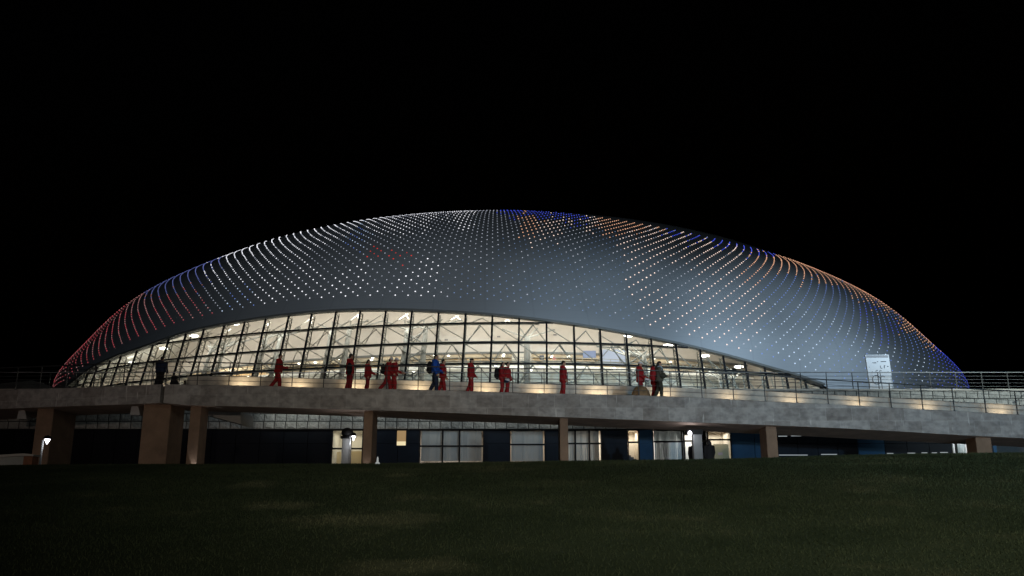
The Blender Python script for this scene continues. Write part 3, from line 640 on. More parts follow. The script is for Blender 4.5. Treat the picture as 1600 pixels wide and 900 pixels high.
def office(px0, px1, vbars=(), hbar=694, blind='blind', blind_from=672, blind_to=720, energy=40, color=(1, .86, .7), depth=3.0, wall='cream_plaster'):
    x0, x1 = fx(px0), fx(px1); t = 0.06
    wn = MB(); 
    for a in (x0+t/2, x1-t/2): wn.box((a-t/2, YW-0.02, H0), (a+t/2, YW+0.10, H1))
    wn.box((x0+t, YW-0.02, H1-0.07), (x1-t, YW+0.10, H1)); wn.box((x0+t, YW-0.02, H0), (x1-t, YW+0.10, H0+0.08))
    zb = fz(hbar); wn.box((x0+t, YW-0.02, zb-0.05), (x1-t, YW+0.10, zb+0.05))
    for v in vbars: wn.box((fx(v)-0.05, YW-0.035, H0+0.08), (fx(v)+0.05, YW+0.09, H1-0.07))
    f = wn.build('window', 'black_steel', pod)
    gl = MB(); gl.add([(x0,YW+0.05,H0),(x1,YW+0.05,H0),(x1,YW+0.05,H1),(x0,YW+0.05,H1)], [(0,1,2,3)]); gl.build('pane', 'office_glass', f)
    rm = MB(); y0, y1 = YW+0.22, YW+0.22+depth
    rm.add([(x0,y0,H0),(x1,y0,H0),(x1,y1,H0),(x0,y1,H0),(x0,y0,H1),(x1,y0,H1),(x1,y1,H1),(x0,y1,H1)], [(0,1,2,3),(7,6,5,4),(1,5,6,2),(4,0,3,7),(3,2,6,7)])
    rm.build('room', wall, f)
    if blind:
        bm = MB(); a0, a1 = x0+0.12, x1-0.15; n = max(4, int((a1-a0)/0.13)); zt, zq = fz(blind_from), max(H0+0.1, fz(blind_to))
        for k in range(n):
            xa = a0+(a1-a0)*k/n; wv_ = (a1-a0)/n*0.985; j = rng.uniform(-0.022, 0.022)
            bm.add([(xa,YW+0.16+j,zq),(xa+wv_,YW+0.18-j,zq),(xa+wv_,YW+0.18-j,zt),(xa,YW+0.16+j,zt)], [(0,1,2,3)])
        bm.build('blind', blind, f)
    lamp('office_light', 'AREA', ((x0+x1)/2, YW+0.6+depth*0.4, H1-0.12), energy, color, ((x0+x1)/2, YW+0.6+depth*0.4, 0), size=min(1.6, x1-x0-0.2))
    return f
office(518, 567, (), 701, None, energy=18, color=(1,.85,.6), depth=2.5, wall='white_plaster')
office(655, 756, (691.5, 718), 697, 'blind', 671, 720, 50, (1,.88,.76))
office(796, 852, (), 694.5, 'blind', 671, 720, 40, (1,.84,.68))
office(877, 940, (899, 921), 693, 'blind', 671, 725, 110, (1,.90,.76))
office(981, 999, (), 691, None, energy=28, color=(1,.88,.68), depth=2.0)
office(1020, 1069, (), 690, 'window_white', 671, 725, 130, (0.95,.97,1))
office(1069, 1106, (1084,), 689, None, energy=50, color=(1,.92,.82), depth=2.0, wall='white_plaster')
office(1106, 1143, (), 687, None, energy=45, color=(1,.90,.72), depth=2.2)
office(1486, 1514, (1494,), 712, 'window_white', 692, 725, 55, (0.75,.85,1), depth=1.5)
# the small lit window set in the panels
x0, x1, z0, z1 = fx(620), fx(634), fz(696), fz(673)
mb = MB(); mb.box((x0-0.05, YW-0.03, z0-0.05), (x1+0.05, YW-0.004, z0)); mb.box((x0-0.05, YW-0.03, z1), (x1+0.05, YW-0.004, z1+0.05)); mb.box((x0-0.05, YW-0.03, z0), (x0, YW-0.004, z1)); mb.box((x1, YW-0.03, z0), (x1+0.05, YW-0.004, z1))
f = mb.build('window', 'black_steel', pod)
emis('amber_blind', (0.95, 0.60, 0.26), 0.34); emis('amber_bright', (1.0, 0.84, 0.5), 0.85)
mb = MB(); zm = z0+(z1-z0)*0.27; mb.box((x0, YW-0.016, zm), (x1, YW-0.006, z1), 0); mb.box((x0, YW-0.018, z0), (x1, YW-0.006, zm), 1); mb.build('blind', ['amber_blind', 'amber_bright'], f)
# tube lamps glimpsed behind the dark panels at the right
emis('tube_white', (0.85, 0.95, 1.0), 0.30)
for xa, xb, yy in ((1216,1230,681.5),(1236,1252,681),(1217,1262,711),(1283,1308,710),(1386,1396,708.5),(1418,1430,708),(1440,1449,707.5),(1456,1464,707.5),(1469,1481,707)):
    q0, q1 = at(xa, yy, YW-0.02), at(xb, yy, YW-0.02); mb = MB(); mb.box((q0[0], YW-0.025, q0[2]-0.025), (q1[0], YW-0.006, q0[2]+0.025)); mb.build('tube_lamp', 'tube_white', pod)
# doors seen in the lit bays
def door(px0, px1, py0, Y, label=None):
    a, b = at(px0, py0, Y), at(px1, py0, Y); mb = MB(); mb.box((a[0], Y, PLAZA), (b[0], Y+0.06, a[2])); d = mb.build('door', 'door_cream', pod)
    h = MB(); h.box((b[0]-0.14, Y-0.05, PLAZA+1.0), (b[0]-0.08, Y-0.004, PLAZA+1.16)); h.build('handle', 'black_steel', d); return d
door(548, 566, 705, YW+1.9); door(524, 533, 706, YW+1.9); door(1115, 1138, 694, YW+0.19)
# a red and white notice on the cream door
mb = MB(); a, b = at(1122, 711, YW+0.18), at(1129, 707, YW+0.18); mb.box((a[0], YW+0.17, a[2]), (b[0], YW+0.185, b[2])); mb.build('notice', mat('notice_pink', (0.85,0.6,0.6), 0.6), pod)
# pale rubble wall at the right end
mb = MB()
for k in range(34):
    xx = fx(1557)+0.0+k*0.30; 
    for r_ in range(7):
        mb.ball((xx+rng.uniform(-.05,.05)+(r_ % 2)*0.15, Y_FAC-0.25+rng.uniform(-.05,.05), PLAZA+0.12+r_*0.2), (0.19, 0.16, 0.12), 6)
rw = mb.build('rubble_wall', mat('pale_rubble', (0.62,0.60,0.52), 0.9, noise=(3,0.6,1.2))); tag(recenter(rw), 'low pale rubble stone wall at the right end of the navy panels', 'wall')
# stepped dark furniture in the narrow window
st = MB(); a = at(982, 718, YW+0.4); b = at(995, 711, YW+0.4)
w_ = (b[0]-a[0])/3
for k in range(3): st.box((a[0]+k*w_, YW+0.5, PLAZA), (a[0]+(k+1)*w_-0.004, YW+0.9, b[2]-k*0.12))
so = st.build('shelf_unit', 'sign_ink'); tag(recenter(so), 'dark stepped shelf unit behind the narrow lit office window', 'shelf')

# ------------------------------------------------------------------ footbridge ramp
TOP = [(-120,613),(0,609.5),(100,606),(200,602.5),(255,600),(300,601),(400,602.5),(500,605.3),(600,607.5),(700,610),(800,613),(900,615.5),(1000,617.5),(1100,621.5),(1200,627),(1300,631.5),(1400,637),(1500,642.5),(1600,648),(1760,657)]
BOTF = [(-120,644),(0,639),(100,635),(200,632),(255,629.5),(300,633),(400,635.5),(500,638.7),(600,641.3),(700,645),(800,649),(900,652.5),(1000,656.5),(1100,660.5),(1200,664.3),(1300,668.5),(1400,674),(1500,680),(1600,685),(1760,694)]
BACK = [(-120,660),(0,653),(100,648),(200,644),(255,642),(300,643),(400,646),(500,649.5),(600,653),(700,658),(800,661),(900,665),(1000,669.5),(1100,673),(1200,677.5),(1300,682),(1400,687),(1500,691.5),(1600,696),(1760,704)]
def y_front(px): return float(np.interp(px, [-120, 0, 255, 1760], [47.0, 45.6, Y_RAMP, Y_RAMP]))
bridge = empty('footbridge', (0, Y_RAMP+W_RAMP/2, PLAZA), 'long grey concrete ramp bridge on brown piers crossing in front of the arena', 'footbridge')
CURB = 0.07
STN = [-120,-60,0,60,120,180,230,252] ; STN2 = [258,300,350,400,450,500,550,600,650,700,750,800,850,900,950,1000,1050,1100,1150,1200,1250,1300,1350,1400,1450,1500,1550,1600,1660,1760]
def section(px):
    y = y_front(px); a = at(px, lerp_list(TOP, px), y); b = at(px, lerp_list(BOTF, px), y); c = at(px, lerp_list(BACK, px), y+W_RAMP); xx = a[0]
    return xx, y, a[2], b[2], c[2]
def deck_seg(stn):
    mb = MB(); rg = []
    for px in stn:
        xx, y, zt, zb, zc = section(px)
        rg.append([(xx,y,zb),(xx,y,zt-0.03),(xx,y+0.03,zt),(xx,y+0.25,zt),(xx,y+0.25,zt-CURB),(xx,y+W_RAMP,zt-CURB),(xx,y+W_RAMP,zc),(xx,y+0.32,zb+(zc-zb)*0.12)])
    n = 8
    mb.rings(rg)
    for k in range(len(mb.f)):
        q = mb.f[k]
        if len(q) == 4:
            i = sorted(v % n for v in q)[0:1][0]; js = sorted(set(v % n for v in q))
            mb.m[k] = 1 if js in ([6,7],[0,7]) else (2 if js == [4,5] else 0)
    return mb.build('deck', ['bridge_concrete', 'soffit_tan_lit', 'paving'], bridge)
deck_seg(STN); deck_seg(STN2)
def deck_at(px): xx, y, zt, zb, zc = section(px); return xx, y, zt-CURB, zt, zb
# piers: blades set across the bridge
def pier(px0, px1, depth, base=PLAZA-0.3, mname='tan_paint', y_off=0.5):
    y = y_front((px0+px1)/2)+y_off; a, b = at(px0, 690, y)[0], at(px1, 690, y)[0]
    c = (px0+px1)/2; zt = section(c)[3]+0.02; zb2 = section(c)[4]
    mb = MB(); rg = []
    for z in (base, zt-0.02):
        rg.append([(a,y,z),(b,y,z),(b,y+depth,z),(a,y+depth,z)])
    rg[1] = [(a,y,zt+(zb2-zt)*y_off/W_RAMP),(b,y,zt+(zb2-zt)*y_off/W_RAMP),(b,y+depth,zt+(zb2-zt)*(y_off+depth)/W_RAMP),(a,y+depth,zt+(zb2-zt)*(y_off+depth)/W_RAMP)]
    mb.rings(rg); o = mb.build('pier', mname, bridge)
    bv = o.modifiers.new('bevel', 'BEVEL'); bv.width = 0.03; bv.segments = 2; return o
pier(219, 262, 1.9); pier(293, 310, 1.1); pier(567, 581, 1.6); pier(875, 888, 1.6); pier(1198, 1215, 1.2); pier(1525, 1549, 1.0); pier(52, 78, 2.4)
for px in (203, 25):                            # concrete drain boxes under the deck
    xx, y, zt, zb, zc = section(px); zs = zb+(zc-zb)*0.3; w2 = 0.2
    mb = MB(); mb.rings([[(xx-w2,y+0.8,zs-0.42),(xx+w2+.1,y+0.8,zs-0.42),(xx+w2+.1,y+1.3,zs-0.42),(xx-w2,y+1.3,zs-0.42)],[(xx-w2+.06,y+0.8,zs+0.1),(xx+w2-.06,y+0.8,zs+0.1),(xx+w2-.06,y+1.3,zs+0.1),(xx-w2+.06,y+1.3,zs+0.1)]])
    mb.build('drain_box', mat('pale_concrete', (0.5,0.5,0.49), 0.8, noise=(2,0.8,1.1)), bridge)
# ramp back wall of pale stone courses with recessed lights
WT = [(292,588),(300,586.5),(400,588),(500,591),(600,593),(700,596),(800,599),(900,601.5),(1000,603.5),(1100,607),(1200,611),(1300,616),(1400,621.5),(1500,627),(1600,632.5),(1760,641)]
wall = empty('parapet_wall', (0, Y_RAMP+3.1, PLAZA+3), 'low pale stone wall with warm lights along the back of the ramp', 'wall')
wst = [292,340,390,440,490,540,590,640,690,740,790,840,890,940,990,1040,1090,1140,1190,1240,1290,1340,1390,1440,1490,1540,1590,1640,1700,1760]
wp = MB(); rows_ = 4
for k in range(len(wst)-1):
    def wl(px):
        y = Y_RAMP+W_RAMP-0.42; q = at(px, lerp_list(WT, px), y); dz = section(px)[2]-CURB; return q[0], y, dz, q[2]
    xa, y, da, ta = wl(wst[k]); xb, y, db, tb = wl(wst[k+1])
    for r_ in range(rows_):
        f0, f1 = r_/rows_, (r_+1)/rows_; gq = 0.012; jy = rng.uniform(-0.006, 0.006)
        vs = []
        for yy in (y+jy, y+0.3):
            vs += [(xa+0.006,yy,da+(ta-da)*f0+gq),(xb-0.006,yy,db+(tb-db)*f0+gq),(xb-0.006,yy,db+(tb-db)*f1-gq),(xa+0.006,yy,da+(ta-da)*f1-gq)]
        wp.add(vs, [(0,1,2,3),(7,6,5,4),(4,5,1,0),(5,6,2,1),(6,7,3,2),(7,4,0,3)])
    wp.add([(xa,y+0.02,da),(xb,y+0.02,db),(xb,y+0.02,tb-0.02),(xa,y+0.02,ta-0.02)], [(0,1,2,3)])
wp.build('stone_courses', 'parapet_stone', wall)
emis('step_light', (1.0, 0.78, 0.45), 6.0)
for px in (372,460,552,650,757,845,935,1037,1145,1242,1345,1450,1567):
    xx, y, dz, zt, zb = deck_at(px); yl = Y_RAMP+W_RAMP-1.05
    xl = at(px, 610, yl)[0]
    lamp('step_spot', 'SPOT', (xl, yl-0.05, dz+0.12), (50 if px < 1100 else 28), (1.0, 0.78, 0.50), (xl, yl+0.5, dz+0.5), spot_size=R(120), spot_blend=1.0, shadow_soft_size=0.05)
    mb = MB(); mb.box((xl-0.12, yl-0.05, dz), (xl+0.12, yl+0.03, dz+0.07)); mb.build('step_light', 'step_light', wall)

# railing along the front edge of the ramp
RT = [(-120,580),(0,575),(80,572),(160,569),(250,565.5),(300,565.5),(470,570),(660,572.5),(800,576),(930,577),(980,577.5),(1060,580.5),(1120,583),(1200,587),(1250,590.5),(1300,594),(1350,597),(1400,599.5),(1450,603),(1500,606.5),(1600,612),(1760,621)]
rail = empty('ramp_railing', (0, Y_RAMP, PLAZA+4), 'thin dark steel railing with cables along the front edge of the ramp', 'railing')
def rail_pt(px, f):
    xx, y, dz, zt, zb = deck_at(px); y += 0.12; q = at(px, lerp_list(RT, px), y); return (q[0], y, zt+(q[2]-zt)*f)
post_px = [29, 66, 107, 150, 196, 240] + [262+49.0*k for k in range(30)]
for px in post_px:
    a, b = rail_pt(px, 0.0), rail_pt(px, 1.0)
    mb = MB(); mb.bar((b[0], a[1], a[2]-0.01), b, 0.035, 0.05, up=(0,1,0)); mb.box((b[0]-0.06, a[1]-0.05, a[2]), (b[0]+0.06, a[1]+0.05, a[2]+0.012)); mb.build('post', 'rail_steel', rail)
for f, w2 in ((1.0, 0.05), (0.8, 0.018), (0.6, 0.018), (0.4, 0.018), (0.2, 0.018)):
    mb = MB(); mb.path([rail_pt(px, f) for px in np.arange(-110, 1760, 35)], w2); mb.build('handrail' if f == 1 else 'cable', 'rail_steel', rail)

# railing along the terrace edge
trail = empty('terrace_railing', (0, Y_FAC+0.1, TERR), 'silvery five bar railing on the stone terrace wall behind the ramp', 'railing')
for px in np.arange(1292-40.5*30, 1720, 40.5):
    xx = at(px, 600, Y_FAC+0.1)[0]; mb = MB(); mb.bar((xx, Y_FAC+0.1, TERR+0.06), (xx, Y_FAC+0.1, TERR+1.14), 0.045, up=(0,1,0)); mb.build('post', 'rail_steel', trail)
for z, w2 in ((1.16, 0.05), (0.92, 0.022), (0.70, 0.022), (0.48, 0.022), (0.26, 0.022)):
    mb = MB(); mb.bar((-38, Y_FAC+0.1, TERR+z), (48, Y_FAC+0.1, TERR+z), w2); mb.build('rail', 'bright_steel' if z > 1 else 'dull_steel', trail)

# ------------------------------------------------------------------ sign panel on the terrace
YS = Y_FAC+0.9
sg = empty('sign_panel', tuple(at(1378, 608, YS)), 'tall white notice board behind the terrace railing on the right', 'sign')
def sq(px, py): q = at(px, py, YS); return q[0], q[2]
bl, br_, tr, tl = sq(1360,609), sq(1396.5,609), sq(1388.5,554), sq(1352,554.5)
zb_ = TERR+0.05
mb = MB(); mb.prism([(bl[0], zb_), (br_[0], zb_), tr, tl], YS, YS+0.12); mb.build('board', 'sign_white', sg)
def sbar(x0, y0, x1, y1, mname='sign_ink', w_=None, name='lettering'):
    pass
def spt(u, v):                                   # u,v in 0..1 across / down the board
    xa = tl[0]+(bl[0]-tl[0])*v; xb = tr[0]+(br_[0]-tr[0])*v; z = tl[1]+(zb_-tl[1])*v; return (xa+(xb-xa)*u, YS-0.012, z)
mb = MB(); mb.bar(spt(0.04, 0.045), spt(0.96, 0.045), 0.02, 0.16); mb.build('top_bar', 'sign_grey', sg)
mb = MB()
for u0, u1, v in ((0.25,0.42,0.22),(0.62,0.84,0.185),(0.46,0.50,0.19),(0.09,0.11,0.34),(0.86,0.92,0.32),(0.18,0.20,0.46),(0.86,0.88,0.46)): mb.bar(spt(u0, v), spt(u1, v), 0.01, 0.045)
def stroke(pts, w2=0.035):
    for a, b in zip(pts[:-1], pts[1:]): mb.bar(spt(*a), spt(*b), 0.012, w2)
stroke([(0.575,0.30),(0.575,0.37),(0.64,0.37)]); stroke([(0.73,0.37),(0.735,0.30),(0.79,0.30)]); stroke([(0.735,0.335),(0.77,0.335)])
for cu in (0.40, 0.56): stroke([(cu+0.05*math.cos(a), 0.455+0.028*math.sin(a)) for a in np.linspace(0.6, 5.6, 9)])
stroke([(0.33+0.175*math.cos(a), 0.69+0.12*math.sin(a)) for a in np.linspace(0, 2*math.pi, 25)], 0.04)
stroke([(0.62+0.06*math.cos(a), 0.615+0.03*math.sin(a)) for a in np.linspace(math.pi, 2*math.pi, 7)], 0.045)
stroke([(0.52,0.51),(0.52,0.99)], 0.04)
mb.build('lettering', 'sign_ink', sg)

# ------------------------------------------------------------------ things around the ramp foot
emis('lamp_white', (0.95, 0.93, 1.0), 5.0)
def path_lamp(px_b, px_t, y_t, px_h, py_h, Y, label, size=0.16, energy=60, pole=0.05):
    b = at(px_b, 726, Y); b[2] = max(PLAZA-0.05, lawn_z(b[0], Y) if Y < Y_CREST+4 else PLAZA); tp = at(px_t, y_t, Y); h = at(px_h, py_h, Y)
    e = empty('path_lamp', tuple(b), label, 'lamp', 'path lamps under the ramp')
    mb = MB(); mb.tube((tp[0], Y, b[2]-0.1), (tp[0], Y, tp[2]), pole, n=10); mb.bar((tp[0], Y, tp[2]-0.02), (h[0], Y, h[2]+0.12), 0.05); mb.build('pole', 'grey_pylon', e)
    mb = MB(); mb.rings([[(h[0]+size*k*math.cos(a), Y+size*k*math.sin(a), h[2]+dz) for a in np.linspace(0, 2*math.pi, 14, endpoint=False)] for k, dz in ((1.05, 0.06),(1.1, 0.10),(0.8, 0.19),(0.15, 0.23))]); mb.build('lamp_cap', 'black_steel', e, smooth=False)
    mb = MB(); mb.rings([[(h[0]+size*k*math.cos(a), Y+size*k*math.sin(a), h[2]+dz) for a in np.linspace(0, 2*math.pi, 14, endpoint=False)] for k, dz in ((0.12, -0.17),(0.45, -0.06),(0.8, 0.055))]); mb.build('lamp_glass', 'lamp_white', e)
    lamp('path_light', 'POINT', (h[0], Y-0.05, h[2]-0.28), energy, (0.95, 0.95, 1.0), shadow_soft_size=0.1)
path_lamp(61, 67, 688, 74, 688, 41.0, 'white path lamp on a grey pole at the far left under the ramp', energy=4)
path_lamp(547, 547, 681, 552.5, 683, 44.2, 'white path lamp beside the domed grey pylon left of the bridge pier', 0.12, 14, 0.035)
def pylon(px0, px1, y_top, Y, label, cap):
    a, b, c = at(px0, 700, Y), at(px1, 700, Y), at((px0+px1)/2, y_top, Y); cx_ = (a[0]+b[0])/2
    e = empty('grey_pylon', (cx_, Y, PLAZA), label, 'pylon', 'grey pylons by the ramp foot')
    mb = MB(); mb.box((a[0], Y, PLAZA-0.3), (b[0], Y+0.4, c[2])); o = mb.build('shaft', 'grey_pylon', e); o.modifiers.new('bevel', 'BEVEL').width = 0.02
    if cap == 'dome':
        mb = MB(); mb.box((a[0]-0.08, Y-0.05, c[2]), (b[0]+0.08, Y+0.45, c[2]+0.12)); mb.ball((cx_, Y+0.2, c[2]+0.3), (0.30, 0.28, 0.24), 20); mb.build('cap', 'black_steel', e, smooth=True)
    else:
        mb = MB(); mb.box((a[0]-0.30, Y-0.06, c[2]), (b[0]+0.04, Y+0.46, c[2]+0.22)); mb.build('cap', 'black_steel', e)
        mb = MB(); q = at(1077.5, 677.5, Y); mb.ball((q[0], Y-0.09, q[2]), (0.10, 0.10, 0.13), 12); mb.build('lamp_glass', 'lamp_white', e)
        lamp('path_light', 'POINT', (q[0]-0.1, Y-0.35, q[2]-0.15), 8, (0.95, 0.93, 1.0), shadow_soft_size=0.1)
    return e
pylon(534, 547, 685, 44.6, 'slim grey pylon with a black domed top under the ramp', 'dome')
pylon(1084, 1098, 678.5, 44.0, 'grey slab pylon with a flat black cap and small white lamp', 'flat')
# uplights at the feet of three piers
for px, sz in ((226, 30), (301, 34), (572, 18), (886, 5)):
    y = y_front(px)+0.5; q = at(px, 724, y-0.15)
    lamp('pier_spot', 'SPOT', (q[0], y-0.14, PLAZA+0.05), sz, (0.9, 0.92, 1.0), (q[0]-0.02, y+0.12, PLAZA+2.0), spot_size=R(42), spot_blend=0.35, shadow_soft_size=0.02)
    mb = MB(); mb.tube((q[0], y-0.2, PLAZA-0.02), (q[0], y-0.2, PLAZA+0.05), 0.08, n=12); o = mb.build('ground_spot', 'black_steel')
    tag(recenter(o), 'small black ground spotlight at the foot of a bridge pier', 'spotlight', 'ground spotlights at the piers')
# low wall with a pale cap at the far left of the lawn crest
YL = 37.4
lw_ = empty('low_wall', tuple(at(20, 728, YL)), 'low wall with a pale cap and brown end at the left of the lawn', 'wall')
a, b, c = at(-160, 716, YL), at(38, 712.5, YL), at(52, 713, YL)
mb = MB(); zb0 = 1.2
mb.rings([[(a[0],YL-1.6,zb0),(a[0],YL-1.2,zb0),(a[0],YL-1.2,a[2]-0.35),(a[0],YL-1.6,a[2]-0.35)],[(b[0],YL,zb0),(b[0],YL+0.4,zb0),(b[0],YL+0.4,b[2]),(b[0],YL,b[2])]]); mb.build('wall_face', 'grey_band', lw_)
mb = MB(); mb.box((b[0]+0.004, YL-0.04, zb0), (c[0], YL+0.44, c[2])); mb.build('end_pier', mat('terracotta', (0.30,0.13,0.07), 0.8, noise=(4,0.7,1.2)), lw_)
mb = MB(); mb.rings([[(a[0],YL-1.7,a[2]-0.35),(a[0],YL-1.1,a[2]-0.35),(a[0],YL-1.1,a[2]-0.25),(a[0],YL-1.7,a[2]-0.25)],[(b[0],YL-0.1,b[2]+0.004),(b[0],YL+0.5,b[2]+0.004),(b[0],YL+0.5,b[2]+0.1),(b[0],YL-0.1,b[2]+0.1)],[(c[0]+0.06,YL-0.1,c[2]+0.004),(c[0]+0.06,YL+0.5,c[2]+0.004),(c[0]+0.06,YL+0.5,c[2]+0.07),(c[0]+0.06,YL-0.1,c[2]+0.07)]]); mb.build('cap', mat('pale_cap', (0.6,0.57,0.52), 0.7), lw_)
# flank of the stair rising behind the ramp
YF = 50.0
fl = MB(); q = [at(312,643,YF), at(376,643,YF), at(376,663,YF), at(318,647.5,YF)]; fl.prism([(v[0], v[2]) for v in q][::-1], YF, YF+2.5); fo_ = fl.build('stair_flank', 'pale_cap'); tag(recenter(fo_), 'pale wedge shaped stair side under the ramp left of the stone wall', 'stair')
# left end of the terrace: dark curved parapet
lp = MB(); pts = [(-60,601),(0,599.5),(20,597),(50,594.5),(62,597),(78,604)]; YP = 60.0
top = [at(x, y, YP) for x, y in pts]; poly = [(v[0], v[2]) for v in top] + [(top[-1][0], 5.5), (top[0][0], 5.5)]
lp.prism(poly, YP, YP+0.5); o = lp.build('curved_parapet', mat('dark_stone', (0.10,0.11,0.10), 0.85, noise=(1.5,0.7,1.3))); tag(recenter(o), 'dark humped parapet at the left end of the terrace', 'wall')
# little white marker on the lawn
YM = Y_CREST-0.9; q = at(589.5, 733, YM); zl = float(lawn_z(q[0], YM)); e = empty('lawn_marker', (q[0], YM, zl), 'tiny white spike marker standing in the grass at the lawn crest', 'marker')
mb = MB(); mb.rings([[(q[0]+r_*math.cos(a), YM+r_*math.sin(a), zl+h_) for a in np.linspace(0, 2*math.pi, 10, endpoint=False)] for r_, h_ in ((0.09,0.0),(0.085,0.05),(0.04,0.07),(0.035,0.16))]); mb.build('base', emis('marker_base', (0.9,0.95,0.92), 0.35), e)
mb = MB(); mb.rings([[(q[0]+r_*math.cos(a), YM+r_*math.sin(a), zl+h_) for a in np.linspace(0, 2*math.pi, 8, endpoint=False)] for r_, h_ in ((0.03,0.162),(0.035,0.2),(0.02,0.26),(0.006,0.28))]); mb.build('spike', 'marker_base', e)

# ------------------------------------------------------------------ people
mat('skin', (0.50, 0.30, 0.21), 0.6); mat('hair_dark', (0.012, 0.009, 0.008), 0.6); mat('shoe', (0.03, 0.03, 0.03), 0.6); mat('eye', (0.02, 0.015, 0.015), 0.3); mat('lips', (0.35, 0.13, 0.11), 0.5)
mat('red_cloth', (0.40, 0.011, 0.016), 0.75, noise=(7, 0.8, 1.15), bump=(14, 0.5)); mat('dark_red_cloth', (0.26, 0.010, 0.016), 0.8, noise=(7, 0.8, 1.15), bump=(14, 0.5))
mat('blue_cloth', (0.010, 0.10, 0.55), 0.7, noise=(7, 0.8, 1.15), bump=(14, 0.5)); mat('navy_cloth', (0.014, 0.03, 0.075), 0.8, noise=(7, 0.8, 1.15)); mat('black_cloth', (0.008, 0.008, 0.010), 0.85, noise=(7, 0.8, 1.2), bump=(12, 0.4))
mat('khaki_cloth', (0.13, 0.125, 0.095), 0.8, noise=(7, 0.8, 1.15), bump=(14, 0.5)); mat('olive_cloth', (0.05, 0.05, 0.035), 0.85, noise=(7, 0.8, 1.15)); mat('pale_blue_cloth', (0.40, 0.52, 0.60), 0.8, noise=(9, 0.8, 1.1), bump=(16, 0.5)); mat('white_plastic', (0.75, 0.76, 0.8), 0.4)

def remesh(mb, name, mats, voxel, parent, M4, paint=None, smooth_it=4):
    o = bpy.data.objects.new('tmp', mb.mesh('tmp', [])); col.objects.link(o)
    md = o.modifiers.new('r', 'REMESH'); md.mode = 'VOXEL'; md.voxel_size = voxel; md.use_smooth_shade = True
    s2 = o.modifiers.new('s', 'SMOOTH'); s2.factor = 0.5; s2.iterations = smooth_it
    dg = bpy.context.evaluated_depsgraph_get(); me = bpy.data.meshes.new_from_object(o.evaluated_get(dg)); me.name = name
    bpy.data.objects.remove(o); me.materials.clear()
    for m in mats: me.materials.append(M[m])
    if paint:
        me.polygons.foreach_set('material_index', [paint(f.center) for f in me.polygons])
    me.transform(M4); r = bpy.data.objects.new(name, me); col.objects.link(r); r.parent = parent; return r

